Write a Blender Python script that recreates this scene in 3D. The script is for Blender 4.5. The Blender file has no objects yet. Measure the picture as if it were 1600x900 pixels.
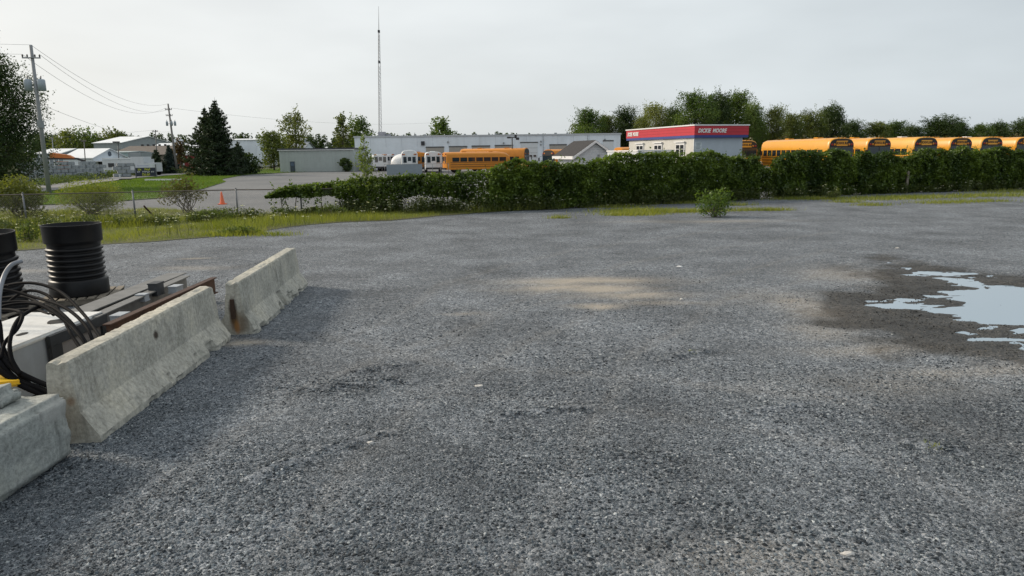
import bpy, bmesh, math, random
import numpy as np
from mathutils import Vector, Matrix, Euler

C = bpy.context.scene.collection
SC = bpy.context.scene
R = math.radians
rng = np.random.default_rng(7)
random.seed(7)

# ------------------------------------------------------------------ camera, sky, sun, exposure
CAM_H, PITCH, ROLL, FPX = 2.66, R(11.2), R(0.7), 1067.0
cam = bpy.data.objects.new('camera', bpy.data.cameras.new('camera'))
C.objects.link(cam)
cam.data.sensor_width = 36.0
cam.data.lens = FPX / 1600 * 36
cam.data.clip_start, cam.data.clip_end = 0.1, 4000
cam.matrix_world = (Matrix.Translation((0, 0, CAM_H)) @ Matrix.Rotation(R(90) - PITCH, 4, 'X')
                    @ Matrix.Rotation(-ROLL, 4, 'Z'))
SC.camera = cam

SUN_EL, SUN_AZ = R(30), R(-70)          # azimuth from +Y, clockwise towards +X
sun_dir = Vector((math.sin(SUN_AZ) * math.cos(SUN_EL), math.cos(SUN_AZ) * math.cos(SUN_EL), math.sin(SUN_EL)))
sl = bpy.data.lights.new('sun', 'SUN')
sl.energy, sl.angle, sl.color = 3.3, R(9), (1.0, 0.88, 0.72)
so = bpy.data.objects.new('sun', sl)
C.objects.link(so)
so.rotation_euler = sun_dir.to_track_quat('Z', 'Y').to_euler()

W = bpy.data.worlds.new('World')
SC.world = W
W.use_nodes = True
wt = W.node_tree
wt.nodes.clear()
wo = wt.nodes.new('ShaderNodeOutputWorld')
wb = wt.nodes.new('ShaderNodeBackground')
sky = wt.nodes.new('ShaderNodeTexSky')
sky.sky_type = 'NISHITA'
sky.sun_disc = False
sky.sun_elevation, sky.sun_rotation = SUN_EL, SUN_AZ
sky.air_density, sky.dust_density, sky.ozone_density = 1.0, 4.0, 1.0
# thin high overcast: the clear sky seen through a pale veil of cloud
tc = wt.nodes.new('ShaderNodeTexCoord')
nz = wt.nodes.new('ShaderNodeTexNoise')
nz.inputs['Scale'].default_value = 2.2
nz.inputs['Detail'].default_value = 4
mp = wt.nodes.new('ShaderNodeMapping')
mp.inputs['Scale'].default_value = (1, 1, 3.5)
wt.links.new(tc.outputs['Generated'], mp.inputs['Vector'])
wt.links.new(mp.outputs['Vector'], nz.inputs['Vector'])
dt = wt.nodes.new('ShaderNodeVectorMath')
dt.operation = 'DOT_PRODUCT'
dt.inputs[1].default_value = sun_dir
wt.links.new(tc.outputs['Generated'], dt.inputs[0])
vr = wt.nodes.new('ShaderNodeValToRGB')
vr.color_ramp.elements[0].position = 0.0
vr.color_ramp.elements[0].color = (5.6, 6.45, 7.2, 1)
vr.color_ramp.elements[1].position = 1.0
vr.color_ramp.elements[1].color = (9.6, 9.7, 9.5, 1)
e_ = vr.color_ramp.elements.new(0.5)
e_.color = (7.8, 8.35, 8.6, 1)
mr = wt.nodes.new('ShaderNodeMapRange')
mr.inputs['From Min'].default_value = -0.75
mr.inputs['From Max'].default_value = 0.95
wt.links.new(dt.outputs['Value'], mr.inputs['Value'])
wt.links.new(mr.outputs['Result'], vr.inputs['Fac'])
cl = wt.nodes.new('ShaderNodeMapRange')
cl.inputs['From Min'].default_value, cl.inputs['From Max'].default_value = 0.3, 0.7
cl.inputs['To Min'].default_value, cl.inputs['To Max'].default_value = 0.80, 0.90
wt.links.new(nz.outputs['Fac'], cl.inputs['Value'])
mx = wt.nodes.new('ShaderNodeMix')
mx.data_type = 'RGBA'
wt.links.new(cl.outputs['Result'], mx.inputs['Factor'])
wt.links.new(sky.outputs['Color'], mx.inputs['A'])
cv = wt.nodes.new('ShaderNodeMapRange')
cv.inputs['From Min'].default_value, cv.inputs['From Max'].default_value = 0.3, 0.7
cv.inputs['To Min'].default_value, cv.inputs['To Max'].default_value = 0.93, 1.07
wt.links.new(nz.outputs['Fac'], cv.inputs['Value'])
cm = wt.nodes.new('ShaderNodeMix')
cm.data_type, cm.blend_type = 'RGBA', 'MULTIPLY'
cm.inputs['Factor'].default_value = 1.0
wt.links.new(vr.outputs['Color'], cm.inputs['A'])
wt.links.new(cv.outputs['Result'], cm.inputs['B'])
wt.links.new(cm.outputs['Result'], mx.inputs['B'])
wb.inputs['Strength'].default_value = 0.1
wt.links.new(mx.outputs['Result'], wb.inputs['Color'])
wt.links.new(wb.outputs['Background'], wo.inputs['Surface'])

SC.view_settings.view_transform = 'Standard'
SC.view_settings.look = 'None'
SC.view_settings.exposure = 0.0
SC.view_settings.gamma = 1.0
SC.cycles.max_bounces = 6
SC.cycles.transparent_max_bounces = 8

# ------------------------------------------------------------------ placing: a photo direction met with a plane or a distance
RT, FW, UP = Vector((1, 0, 0)), Vector((0, math.cos(PITCH), -math.sin(PITCH))), Vector((0, math.sin(PITCH), math.cos(PITCH)))
def ray(px, py):
    a, b = (px - 800) / FPX, (450 - py) / FPX
    c, s = math.cos(ROLL), math.sin(ROLL)
    a, b = a * c + b * s, -a * s + b * c
    return FW + RT * a + UP * b
def onz(px, py, z=0.0):
    d = ray(px, py)
    t = (z - CAM_H) / d.z
    return Vector((d.x * t, d.y * t, z))
def aty(px, py, Y):
    d = ray(px, py)
    t = Y / d.y
    return Vector((d.x * t, Y, CAM_H + d.z * t))
def atx(px, Y, py=240):
    return aty(px, py, Y).x

# ------------------------------------------------------------------ materials
MATS = {}
def nodes_of(name):
    m = bpy.data.materials.new(name)
    m.use_nodes = True
    nt = m.node_tree
    b = nt.nodes['Principled BSDF']
    return m, nt, b
def N(nt, kind, **kw):
    n = nt.nodes.new(kind)
    for k, v in kw.items():
        if k in n.inputs.keys():
            n.inputs[k].default_value = v
        else:
            setattr(n, k, v)
    return n
def mat(name, col, rough=0.6, var=0.25, scale=3.0, metal=0.0, bump=0.0, bscale=30.0, spec=0.5, streak=0.0):
    """paint / plastic / metal with soft mottling, grime and optional fine relief"""
    if name in MATS:
        return MATS[name]
    m, nt, b = nodes_of(name)
    L = nt.links.new
    t = N(nt, 'ShaderNodeTexCoord')
    n1 = N(nt, 'ShaderNodeTexNoise', Scale=scale, Detail=6.0, Roughness=0.65)
    L(t.outputs['Object'], n1.inputs['Vector'])
    r1 = N(nt, 'ShaderNodeMapRange')
    r1.inputs['From Min'].default_value, r1.inputs['From Max'].default_value = 0.3, 0.7
    r1.inputs['To Min'].default_value, r1.inputs['To Max'].default_value = 1 - var, 1 + var * 0.5
    L(n1.outputs['Fac'], r1.inputs['Value'])
    mul = N(nt, 'ShaderNodeMix', data_type='RGBA', blend_type='MULTIPLY')
    mul.inputs['Factor'].default_value = 1
    mul.inputs['A'].default_value = (*col, 1)
    L(r1.outputs['Result'], mul.inputs['B'])
    out = mul.outputs['Result']
    if streak:
        mp = N(nt, 'ShaderNodeMapping')
        mp.inputs['Scale'].default_value = (scale * 2, scale * 2, scale * 0.12)
        L(t.outputs['Object'], mp.inputs['Vector'])
        n2 = N(nt, 'ShaderNodeTexNoise', Scale=1.0, Detail=4.0)
        L(mp.outputs['Vector'], n2.inputs['Vector'])
        r2 = N(nt, 'ShaderNodeMapRange')
        r2.inputs['From Min'].default_value, r2.inputs['From Max'].default_value = 0.45, 0.75
        r2.inputs['To Min'].default_value, r2.inputs['To Max'].default_value = 0, streak
        L(n2.outputs['Fac'], r2.inputs['Value'])
        m2 = N(nt, 'ShaderNodeMix', data_type='RGBA')
        m2.inputs['B'].default_value = (col[0] * .35 + .02, col[1] * .32 + .015, col[2] * .28 + .01, 1)
        L(r2.outputs['Result'], m2.inputs['Factor'])
        L(out, m2.inputs['A'])
        out = m2.outputs['Result']
    L(out, b.inputs['Base Color'])
    b.inputs['Roughness'].default_value = rough
    b.inputs['Metallic'].default_value = metal
    b.inputs['Specular IOR Level'].default_value = spec
    if bump:
        n3 = N(nt, 'ShaderNodeTexNoise', Scale=bscale, Detail=5.0)
        L(t.outputs['Object'], n3.inputs['Vector'])
        bp = N(nt, 'ShaderNodeBump', Strength=bump, Distance=0.01)
        L(n3.outputs['Fac'], bp.inputs['Height'])
        L(bp.outputs['Normal'], b.inputs['Normal'])
    MATS[name] = m
    return m
def leafmat(name, c1, c2, trans=0.35, hue=0.0):
    if name in MATS:
        return MATS[name]
    m = bpy.data.materials.new(name)
    m.use_nodes = True
    nt = m.node_tree
    nt.nodes.clear()
    L = nt.links.new
    o = N(nt, 'ShaderNodeOutputMaterial')
    at = N(nt, 'ShaderNodeAttribute', attribute_name='tint')
    oi = N(nt, 'ShaderNodeObjectInfo')
    ad = N(nt, 'ShaderNodeMath', operation='MULTIPLY_ADD')
    ad.inputs[1].default_value = 0.35
    L(oi.outputs['Random'], ad.inputs[0])
    L(at.outputs['Fac'], ad.inputs[2])
    sb = N(nt, 'ShaderNodeMath', operation='SUBTRACT')
    sb.inputs[1].default_value = 0.175
    L(ad.outputs[0], sb.inputs[0])
    mixc = N(nt, 'ShaderNodeMix', data_type='RGBA')
    mixc.inputs['A'].default_value = (*c1, 1)
    mixc.inputs['B'].default_value = (*c2, 1)
    mixc.clamp_factor = True
    L(sb.outputs[0], mixc.inputs['Factor'])
    d = N(nt, 'ShaderNodeBsdfDiffuse')
    tr = N(nt, 'ShaderNodeBsdfTranslucent')
    g = N(nt, 'ShaderNodeBsdfGlossy', Roughness=0.45)
    g.inputs['Color'].default_value = (0.9, 0.95, 0.9, 1)
    L(mixc.outputs['Result'], d.inputs['Color'])
    br = N(nt, 'ShaderNodeMix', data_type='RGBA', blend_type='MULTIPLY')
    br.inputs['Factor'].default_value = 1
    br.inputs['B'].default_value = (1.5, 1.5, 0.55, 1)
    L(mixc.outputs['Result'], br.inputs['A'])
    L(br.outputs['Result'], tr.inputs['Color'])
    m1 = N(nt, 'ShaderNodeMixShader')
    m1.inputs[0].default_value = trans
    L(d.outputs[0], m1.inputs[1])
    L(tr.outputs[0], m1.inputs[2])
    m2 = N(nt, 'ShaderNodeMixShader')
    m2.inputs[0].default_value = 0.03
    L(m1.outputs[0], m2.inputs[1])
    L(g.outputs[0], m2.inputs[2])
    L(m2.outputs[0], o.inputs['Surface'])
    MATS[name] = m
    return m

# ------------------------------------------------------------------ mesh helpers
class MB:
    """collects boxes, tubes, prisms into ONE mesh"""
    def __init__(self):
        self.v, self.f, self.s = [], [], []
    def add(self, verts, faces, smooth=False):
        o = len(self.v)
        self.v += [tuple(p) for p in verts]
        self.f += [tuple(i + o for i in f) for f in faces]
        self.s += [smooth] * len(faces)
        return self
    def box(self, c, s, rot=None, M=None):
        x, y, z = s[0] / 2, s[1] / 2, s[2] / 2
        vs = [Vector(p) for p in ((-x, -y, -z), (x, -y, -z), (x, y, -z), (-x, y, -z), (-x, -y, z), (x, -y, z), (x, y, z), (-x, y, z))]
        if rot is not None:
            e = Euler(rot).to_matrix()
            vs = [e @ p for p in vs]
        vs = [p + Vector(c) for p in vs]
        if M is not None:
            vs = [M @ p for p in vs]
        return self.add(vs, [(0, 3, 2, 1), (4, 5, 6, 7), (0, 1, 5, 4), (1, 2, 6, 5), (2, 3, 7, 6), (3, 0, 4, 7)])
    def bevbox(self, c, s, b, rot=None):
        bm = bmesh.new()
        bmesh.ops.create_cube(bm, size=1)
        bmesh.ops.scale(bm, vec=s, verts=bm.verts)
        bmesh.ops.bevel(bm, geom=bm.edges[:], offset=b, segments=2, affect='EDGES')
        e = Euler(rot).to_matrix() if rot is not None else Matrix.Identity(3)
        bm.verts.index_update()
        self.add([e @ v.co + Vector(c) for v in bm.verts], [[v.index for v in f.verts] for f in bm.faces], False)
        bm.free()
        return self
    def tube(self, pts, r, n=6, cap=True):
        pts = [Vector(p) for p in pts]
        rs = r if isinstance(r, (list, tuple)) else [r] * len(pts)
        vs, fs = [], []
        ref = None
        for i, p in enumerate(pts):
            d = (pts[min(i + 1, len(pts) - 1)] - pts[max(i - 1, 0)]).normalized()
            if ref is None:
                ref = d.orthogonal().normalized()
            ref = (ref - d * ref.dot(d))
            ref = ref.normalized() if ref.length > 1e-6 else d.orthogonal().normalized()
            b = d.cross(ref)
            for k in range(n):
                a = 2 * math.pi * k / n
                vs.append(p + (ref * math.cos(a) + b * math.sin(a)) * rs[i])
        for i in range(len(pts) - 1):
            for k in range(n):
                k2 = (k + 1) % n
                fs.append((i * n + k, i * n + k2, (i + 1) * n + k2, (i + 1) * n + k))
        if cap:
            fs.append(tuple(range(n))[::-1])
            fs.append(tuple((len(pts) - 1) * n + k for k in range(n)))
        return self.add(vs, fs, n > 5)
    def prism(self, poly, y0, y1, M=None):
        """polygon in local (x,z) run along local y"""
        n = len(poly)
        vs = [Vector((x, y0, z)) for x, z in poly] + [Vector((x, y1, z)) for x, z in poly]
        if M is not None:
            vs = [M @ p for p in vs]
        fs = [tuple(range(n)), tuple(range(2 * n - 1, n - 1, -1))] + [(i, n + i, n + (i + 1) % n, (i + 1) % n) for i in range(n)]
        return self.add(vs, fs)
    def lathe(self, prof, n=32, c=(0, 0, 0)):
        vs, fs = [], []
        for r, z in prof:
            for k in range(n):
                a = 2 * math.pi * k / n
                vs.append((c[0] + r * math.cos(a), c[1] + r * math.sin(a), c[2] + z))
        for i in range(len(prof) - 1):
            for k in range(n):
                k2 = (k + 1) % n
                fs.append((i * n + k, i * n + k2, (i + 1) * n + k2, (i + 1) * n + k))
        return self.add(vs, fs, True)
    def build(self, name, m, parent=None, kind=None, fix=True, label=None):
        me = bpy.data.meshes.new(name)
        me.from_pydata(self.v, [], self.f)
        me.polygons.foreach_set('use_smooth', self.s)
        if m:
            me.materials.append(m)
        if fix:
            bm = bmesh.new()
            bm.from_mesh(me)
            bmesh.ops.recalc_face_normals(bm, faces=bm.faces)
            bm.to_mesh(me)
            bm.free()
        return link(name, me, parent, kind, label)
def link(name, me, parent=None, kind=None, label=None):
    o = bpy.data.objects.new(name, me)
    C.objects.link(o)
    if parent is not None:
        o.parent = parent
    if kind:
        o['kind'] = kind
    if label:
        o['label'] = label
    return o
def tag(o, label, cat, group=None):
    o['label'], o['category'] = label, cat
    if group:
        o['group'] = group
    return o
def thing(name, label, cat, loc=(0, 0, 0), rz=0.0, group=None, scale=None):
    o = bpy.data.objects.new(name, None)
    C.objects.link(o)
    o.location = loc
    o.rotation_euler = (0, 0, rz)
    if scale:
        o.scale = scale
    return tag(o, label, cat, group)
def copy_thing(src, label, loc, rz=0.0, scale=None, group=None):
    r = src.copy()
    C.objects.link(r)
    r.location, r.rotation_euler = loc, (0, 0, rz)
    if scale:
        r.scale = scale
    r['label'] = label
    if group:
        r['group'] = group
    def rec(a, b):
        for ch in list(a.children):
            c = ch.copy()
            C.objects.link(c)
            c.parent = b
            rec(ch, c)
    rec(src, r)
    return r
def npmesh(name, verts, faces, m, parent=None, kind=None, tint=None, smooth=False, attrs=None, label=None):
    """verts (n,3), faces (m,k) numpy"""
    verts, faces = np.asarray(verts, np.float32), np.asarray(faces, np.int32)
    me = bpy.data.meshes.new(name)
    nf, k = faces.shape
    me.vertices.add(len(verts))
    me.vertices.foreach_set('co', verts.ravel())
    me.loops.add(nf * k)
    me.loops.foreach_set('vertex_index', faces.ravel())
    me.polygons.add(nf)
    me.polygons.foreach_set('loop_start', np.arange(0, nf * k, k, dtype=np.int32))
    me.polygons.foreach_set('use_smooth', np.full(nf, smooth))
    me.update(calc_edges=True)
    if tint is not None:
        a = me.attributes.new('tint', 'FLOAT', 'FACE')
        a.data.foreach_set('value', np.asarray(tint, np.float32))
    for an, av in (attrs or {}).items():
        a = me.attributes.new(an, 'FLOAT', 'POINT')
        a.data.foreach_set('value', np.asarray(av, np.float32))
    if m:
        me.materials.append(m)
    return link(name, me, parent, kind, label)
def leafquads(P, size, r=rng, up=0.25, asp=0.6):
    """diamond leaves at P with random facing"""
    n = len(P)
    nrm = r.normal(size=(n, 3))
    nrm[:, 2] = np.abs(nrm[:, 2]) + up
    nrm /= np.linalg.norm(nrm, axis=1)[:, None]
    a = r.normal(size=(n, 3))
    u = np.cross(nrm, a)
    u /= np.linalg.norm(u, axis=1)[:, None] + 1e-9
    v = np.cross(nrm, u)
    s = (size * r.uniform(0.55, 1.3, n))[:, None] / 2
    V = np.stack([P - u * s, P - v * s * asp + u * s * .15, P + u * s, P + v * s * asp + u * s * .15], 1).reshape(-1, 3)
    F = np.arange(4 * n).reshape(n, 4)
    return V, F
def blobs(clumps, n, r=rng, inner=0.45):
    """points through a set of ellipsoidal clumps (cx,cy,cz,rx,ry,rz)"""
    cl = np.array(clumps, float)
    w = (cl[:, 3] * cl[:, 4] * cl[:, 5]) ** 0.66
    k = r.choice(len(cl), n, p=w / w.sum())
    d = r.normal(size=(n, 3))
    d /= np.linalg.norm(d, axis=1)[:, None]
    rad = r.uniform(inner ** 3, 1.12, n) ** (1 / 3)
    return cl[k, :3] + d * cl[k, 3:] * rad[:, None], k
def sm(a, b, x):
    t = np.clip((np.asarray(x, float) - a) / (b - a), 0, 1)
    return t * t * (3 - 2 * t)
def vnoise(x, y, s, seed=0):
    """smooth value noise in numpy"""
    x, y = np.asarray(x, float) / s, np.asarray(y, float) / s
    xi, yi = np.floor(x).astype(int), np.floor(y).astype(int)
    fx, fy = x - xi, y - yi
    fx, fy = fx * fx * (3 - 2 * fx), fy * fy * (3 - 2 * fy)
    tab = np.random.default_rng(100 + seed).random((256, 256))
    g = lambda i, j: tab[i & 255, j & 255]
    return (g(xi, yi) * (1 - fx) + g(xi + 1, yi) * fx) * (1 - fy) + (g(xi, yi + 1) * (1 - fx) + g(xi + 1, yi + 1) * fx) * fy
def fbm(x, y, s, seed=0, o=4):
    t, a, w = 0, 1.0, 0
    for k in range(o):
        t = t + a * vnoise(x, y, s / 2 ** k, seed + k * 7)
        w += a
        a *= 0.55
    return t / w

# ------------------------------------------------------------------ the lie of the land
FX = [(-90, -8), (-30, 18.5), (-19.0, 25.0), (-12.3, 29.2)]
for px, py in ((520, 334), (700, 331), (880, 325), (1067, 316), (1240, 308), (1400, 301), (1600, 295)):
    p = onz(px, py)
    FX.append((p.x, p.y))
FX.append((FX[-1][0] + 40, FX[-1][1] + 10))
FXx, FXy = np.array([p[0] for p in FX]), np.array([p[1] for p in FX])
def fence_y(x):
    return np.interp(x, FXx, FXy)
def terrain(x, y):
    """flat, rising half a metre to the bus yard beyond the fence on the right"""
    x, y = np.asarray(x, float), np.asarray(y, float)
    return 0.5 * sm(8, 20, x) * sm(1.0, 8.0, y - fence_y(x))
def tz(x, y):
    return float(terrain(x, y))
def grid_lines(segs):
    out = [segs[0][0]]
    for a, b, st in segs:
        n = max(1, int(round((b - a) / st)))
        out += list(np.linspace(a, b, n + 1)[1:])
    return np.array(out)
def grid_mesh(name, xs, ys, zf, m, clampy=None, attrs=None, mask=None, smooth=True):
    X, Y = np.meshgrid(xs, ys)
    if clampy:
        Y = clampy(X, Y)
    Z = zf(X, Y)
    nx, ny = len(xs), len(ys)
    i = np.arange(nx * ny).reshape(ny, nx)
    F = np.stack([i[:-1, :-1], i[:-1, 1:], i[1:, 1:], i[1:, :-1]], -1).reshape(-1, 4)
    Xr, Yr = X.ravel(), Y.ravel()
    hgt = (Yr[F[:, 3]] - Yr[F[:, 0]]) + (Yr[F[:, 2]] - Yr[F[:, 1]])
    F = F[hgt > 1e-4]
    if mask is not None:
        cx, cy = Xr[F].mean(1), Yr[F].mean(1)
        F = F[mask(cx, cy)]
    V = np.stack([Xr, Yr, Z.ravel()], 1)
    A = {k: fn(Xr, Yr) for k, fn in (attrs or {}).items()}
    used = np.unique(F)
    re = np.full(len(V), -1)
    re[used] = np.arange(len(used))
    return npmesh(name, V[used], re[F], m, kind='structure', smooth=smooth, attrs={k: a[used] for k, a in A.items()})
def sdf(poly, x, y):
    """signed distance to a polygon, negative inside"""
    P = np.array(poly, float)
    x, y = np.asarray(x, float), np.asarray(y, float)
    d = np.full(x.shape, 1e9)
    ins = np.zeros(x.shape, bool)
    for i in range(len(P)):
        a, b = P[i], P[(i + 1) % len(P)]
        e = b - a
        t = np.clip(((x - a[0]) * e[0] + (y - a[1]) * e[1]) / (e @ e), 0, 1)
        d = np.minimum(d, np.hypot(x - a[0] - t * e[0], y - a[1] - t * e[1]))
        c = ((a[1] > y) != (b[1] > y)) & (x < (b[0] - a[0]) * (y - a[1]) / (b[1] - a[1] + 1e-12) + a[0])
        ins ^= c
    return np.where(ins, -d, d)
def gpoly(pts):
    return [tuple(onz(*p)[:2]) for p in pts]

PUD = gpoly([(1390, 411), (1440, 421), (1500, 429), (1560, 436), (1640, 443), (1760, 455), (1800, 500), (1720, 545), (1600, 547),
             (1545, 536), (1500, 512), (1440, 496), (1404, 487), (1398, 476), (1440, 461), (1450, 447), (1432, 436), (1425, 425)])
WET = gpoly([(1365, 402), (1480, 414), (1620, 430), (1800, 440), (1900, 520), (1800, 600), (1620, 588), (1500, 572), (1400, 556),
             (1310, 532), (1268, 503), (1268, 472), (1320, 438)])
SAND = [(915, 440, 1.5, .45, 1.1), (885, 449, 1.1, .45, 1.1), (945, 452, 0.8, .38, 1.6), (850, 452, 1.1, .15, .65), (985, 462, 1.1, .32, .95),
        (1030, 474, 0.9, .22, .45), (935, 479, 0.42, .2, 1.3), (727, 490, 0.35, .12, .55), (1255, 480, 0.5, 1.2, .6), (1285, 520, 0.5, .5, .5),
        (1340, 548, 0.8, .3, .5), (1560, 582, 1.6, .25, .45), (300, 419, .8, .3, .6), (305, 404, .4, .12, .9), (380, 535, .25, .16, 1.1), (1320, 430, .9, 1.0, .45),
        (1130, 346, 2.2, .5, .5), (1010, 346, 1.6, .4, .35), (40, 424, .8, .3, .5), (1210, 465, 1.0, .8, .3), (1400, 600, 1.5, .4, .25), (1200, 870, .7, .3, .3)]
SANDXY = [(*onz(a, b)[:2], c, d, e) for a, b, c, d, e in SAND]
def a_sand(x, y):
    s = np.zeros_like(x)
    for cx, cy, rx, ry, w in SANDXY:
        s = np.maximum(s, w * np.exp(-(((x - cx) / rx) ** 2 + ((y - cy) / ry) ** 2)))
    return s * (0.15 + 1.35 * fbm(x * 0.6, y * 1.6, 0.5, 3, 5))
def a_wet(x, y):
    return 1 - sm(-0.55, 0.25, sdf(WET, x, y) + (fbm(x, y, 1.2, 5) - .5) * 1.6 + (fbm(x, y, .3, 6) - .5) * .9)
TRK = [[(430, 900), (520, 760), (640, 640), (800, 540), (1000, 460), (1300, 390)], [(800, 900), (850, 760), (900, 660), (990, 560), (1120, 470), (1400, 395)],
       [(200, 800), (340, 690), (470, 610), (640, 540), (850, 470)], [(1600, 700), (1300, 620), (1000, 590), (700, 570), (480, 520)], [(1600, 800), (1300, 690), (980, 640), (640, 610)],
       [(560, 520), (700, 440), (900, 390), (1200, 350)], [(660, 560), (800, 470), (980, 410), (1300, 362)]]
TRKXY = [[tuple(onz(*p)[:2]) for p in t] for t in TRK]
def a_track(x, y):
    x, y = np.asarray(x, float), np.asarray(y, float)
    o = np.zeros(x.shape)
    wx = x + (fbm(x, y, 1.7, 93) - .5) * .5
    for k, t in enumerate(TRKXY):
        d = np.full(x.shape, 9.0)
        for a, b in zip(t[:-1], t[1:]):
            e = np.subtract(b, a)
            tt = np.clip(((wx - a[0]) * e[0] + (y - a[1]) * e[1]) / (e @ e), 0, 1)
            d = np.minimum(d, np.hypot(wx - a[0] - tt * e[0], y - a[1] - tt * e[1]))
        o = np.maximum(o, np.exp(-(d / .13) ** 2) * (.35 + .9 * fbm(x, y, 1.0, 95 + k)))
    return np.clip(o, 0, 1)
RDG = [[(440, 612), (500, 606), (560, 601), (640, 596)], [(500, 704), (560, 690), (600, 679)], [(630, 396), (700, 390), (790, 382)], [(925, 395), (985, 391)], [(780, 655), (860, 640), (930, 636)],
       [(1170, 640), (1240, 632)], [(400, 745), (470, 722)], [(1040, 560), (1110, 548)], [(1420, 690), (1480, 700)], [(1180, 362), (1250, 359)], [(560, 580), (640, 566)]]
RDGXY = [[tuple(onz(*p)[:2]) for p in t] for t in RDG]
def a_ridge(x, y):
    x, y = np.asarray(x, float), np.asarray(y, float)
    o = np.zeros(x.shape)
    wx, wy = x + (fbm(x, y, .35, 97) - .5) * .22, y + (fbm(x, y, .35, 98) - .5) * .22
    for t in RDGXY:
        for a, b in zip(t[:-1], t[1:]):
            e = np.subtract(b, a)
            tt = np.clip(((wx - a[0]) * e[0] + (wy - a[1]) * e[1]) / (e @ e), 0, 1)
            o = np.maximum(o, np.exp(-(np.hypot(wx - a[0] - tt * e[0], wy - a[1] - tt * e[1]) / .07) ** 2))
    return o
def yard_z(x, y):
    z = (fbm(x, y, 2.6, 11) - .5) * 0.05 + (fbm(x, y, 0.5, 12, 3) - .5) * 0.022
    # wheel ruts running away from the camera to the left
    u = x * 0.92 - y * 0.30
    z = z + 0.012 * (vnoise(u, y * .12, 0.55, 21) - .5) * sm(0, 1, y / 3)
    z = z - .016 * a_track(x, y) + .04 * a_ridge(x, y)
    z = z * (1 - .85 * sm(13, 19, y))
    s = sdf(PUD, x, y)
    n = (fbm(x * .7, y * 1.8, .9, 31, 5) - .5) * 0.15 + (fbm(x, y * 2.2, .22, 37, 3) - .5) * .05
    near = 1 - sm(0.6, 2.2, s)
    zp = 0.0005 + 0.055 * np.clip(s, -0.9, 0.6) + n
    return z * (1 - near) + zp * near

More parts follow.
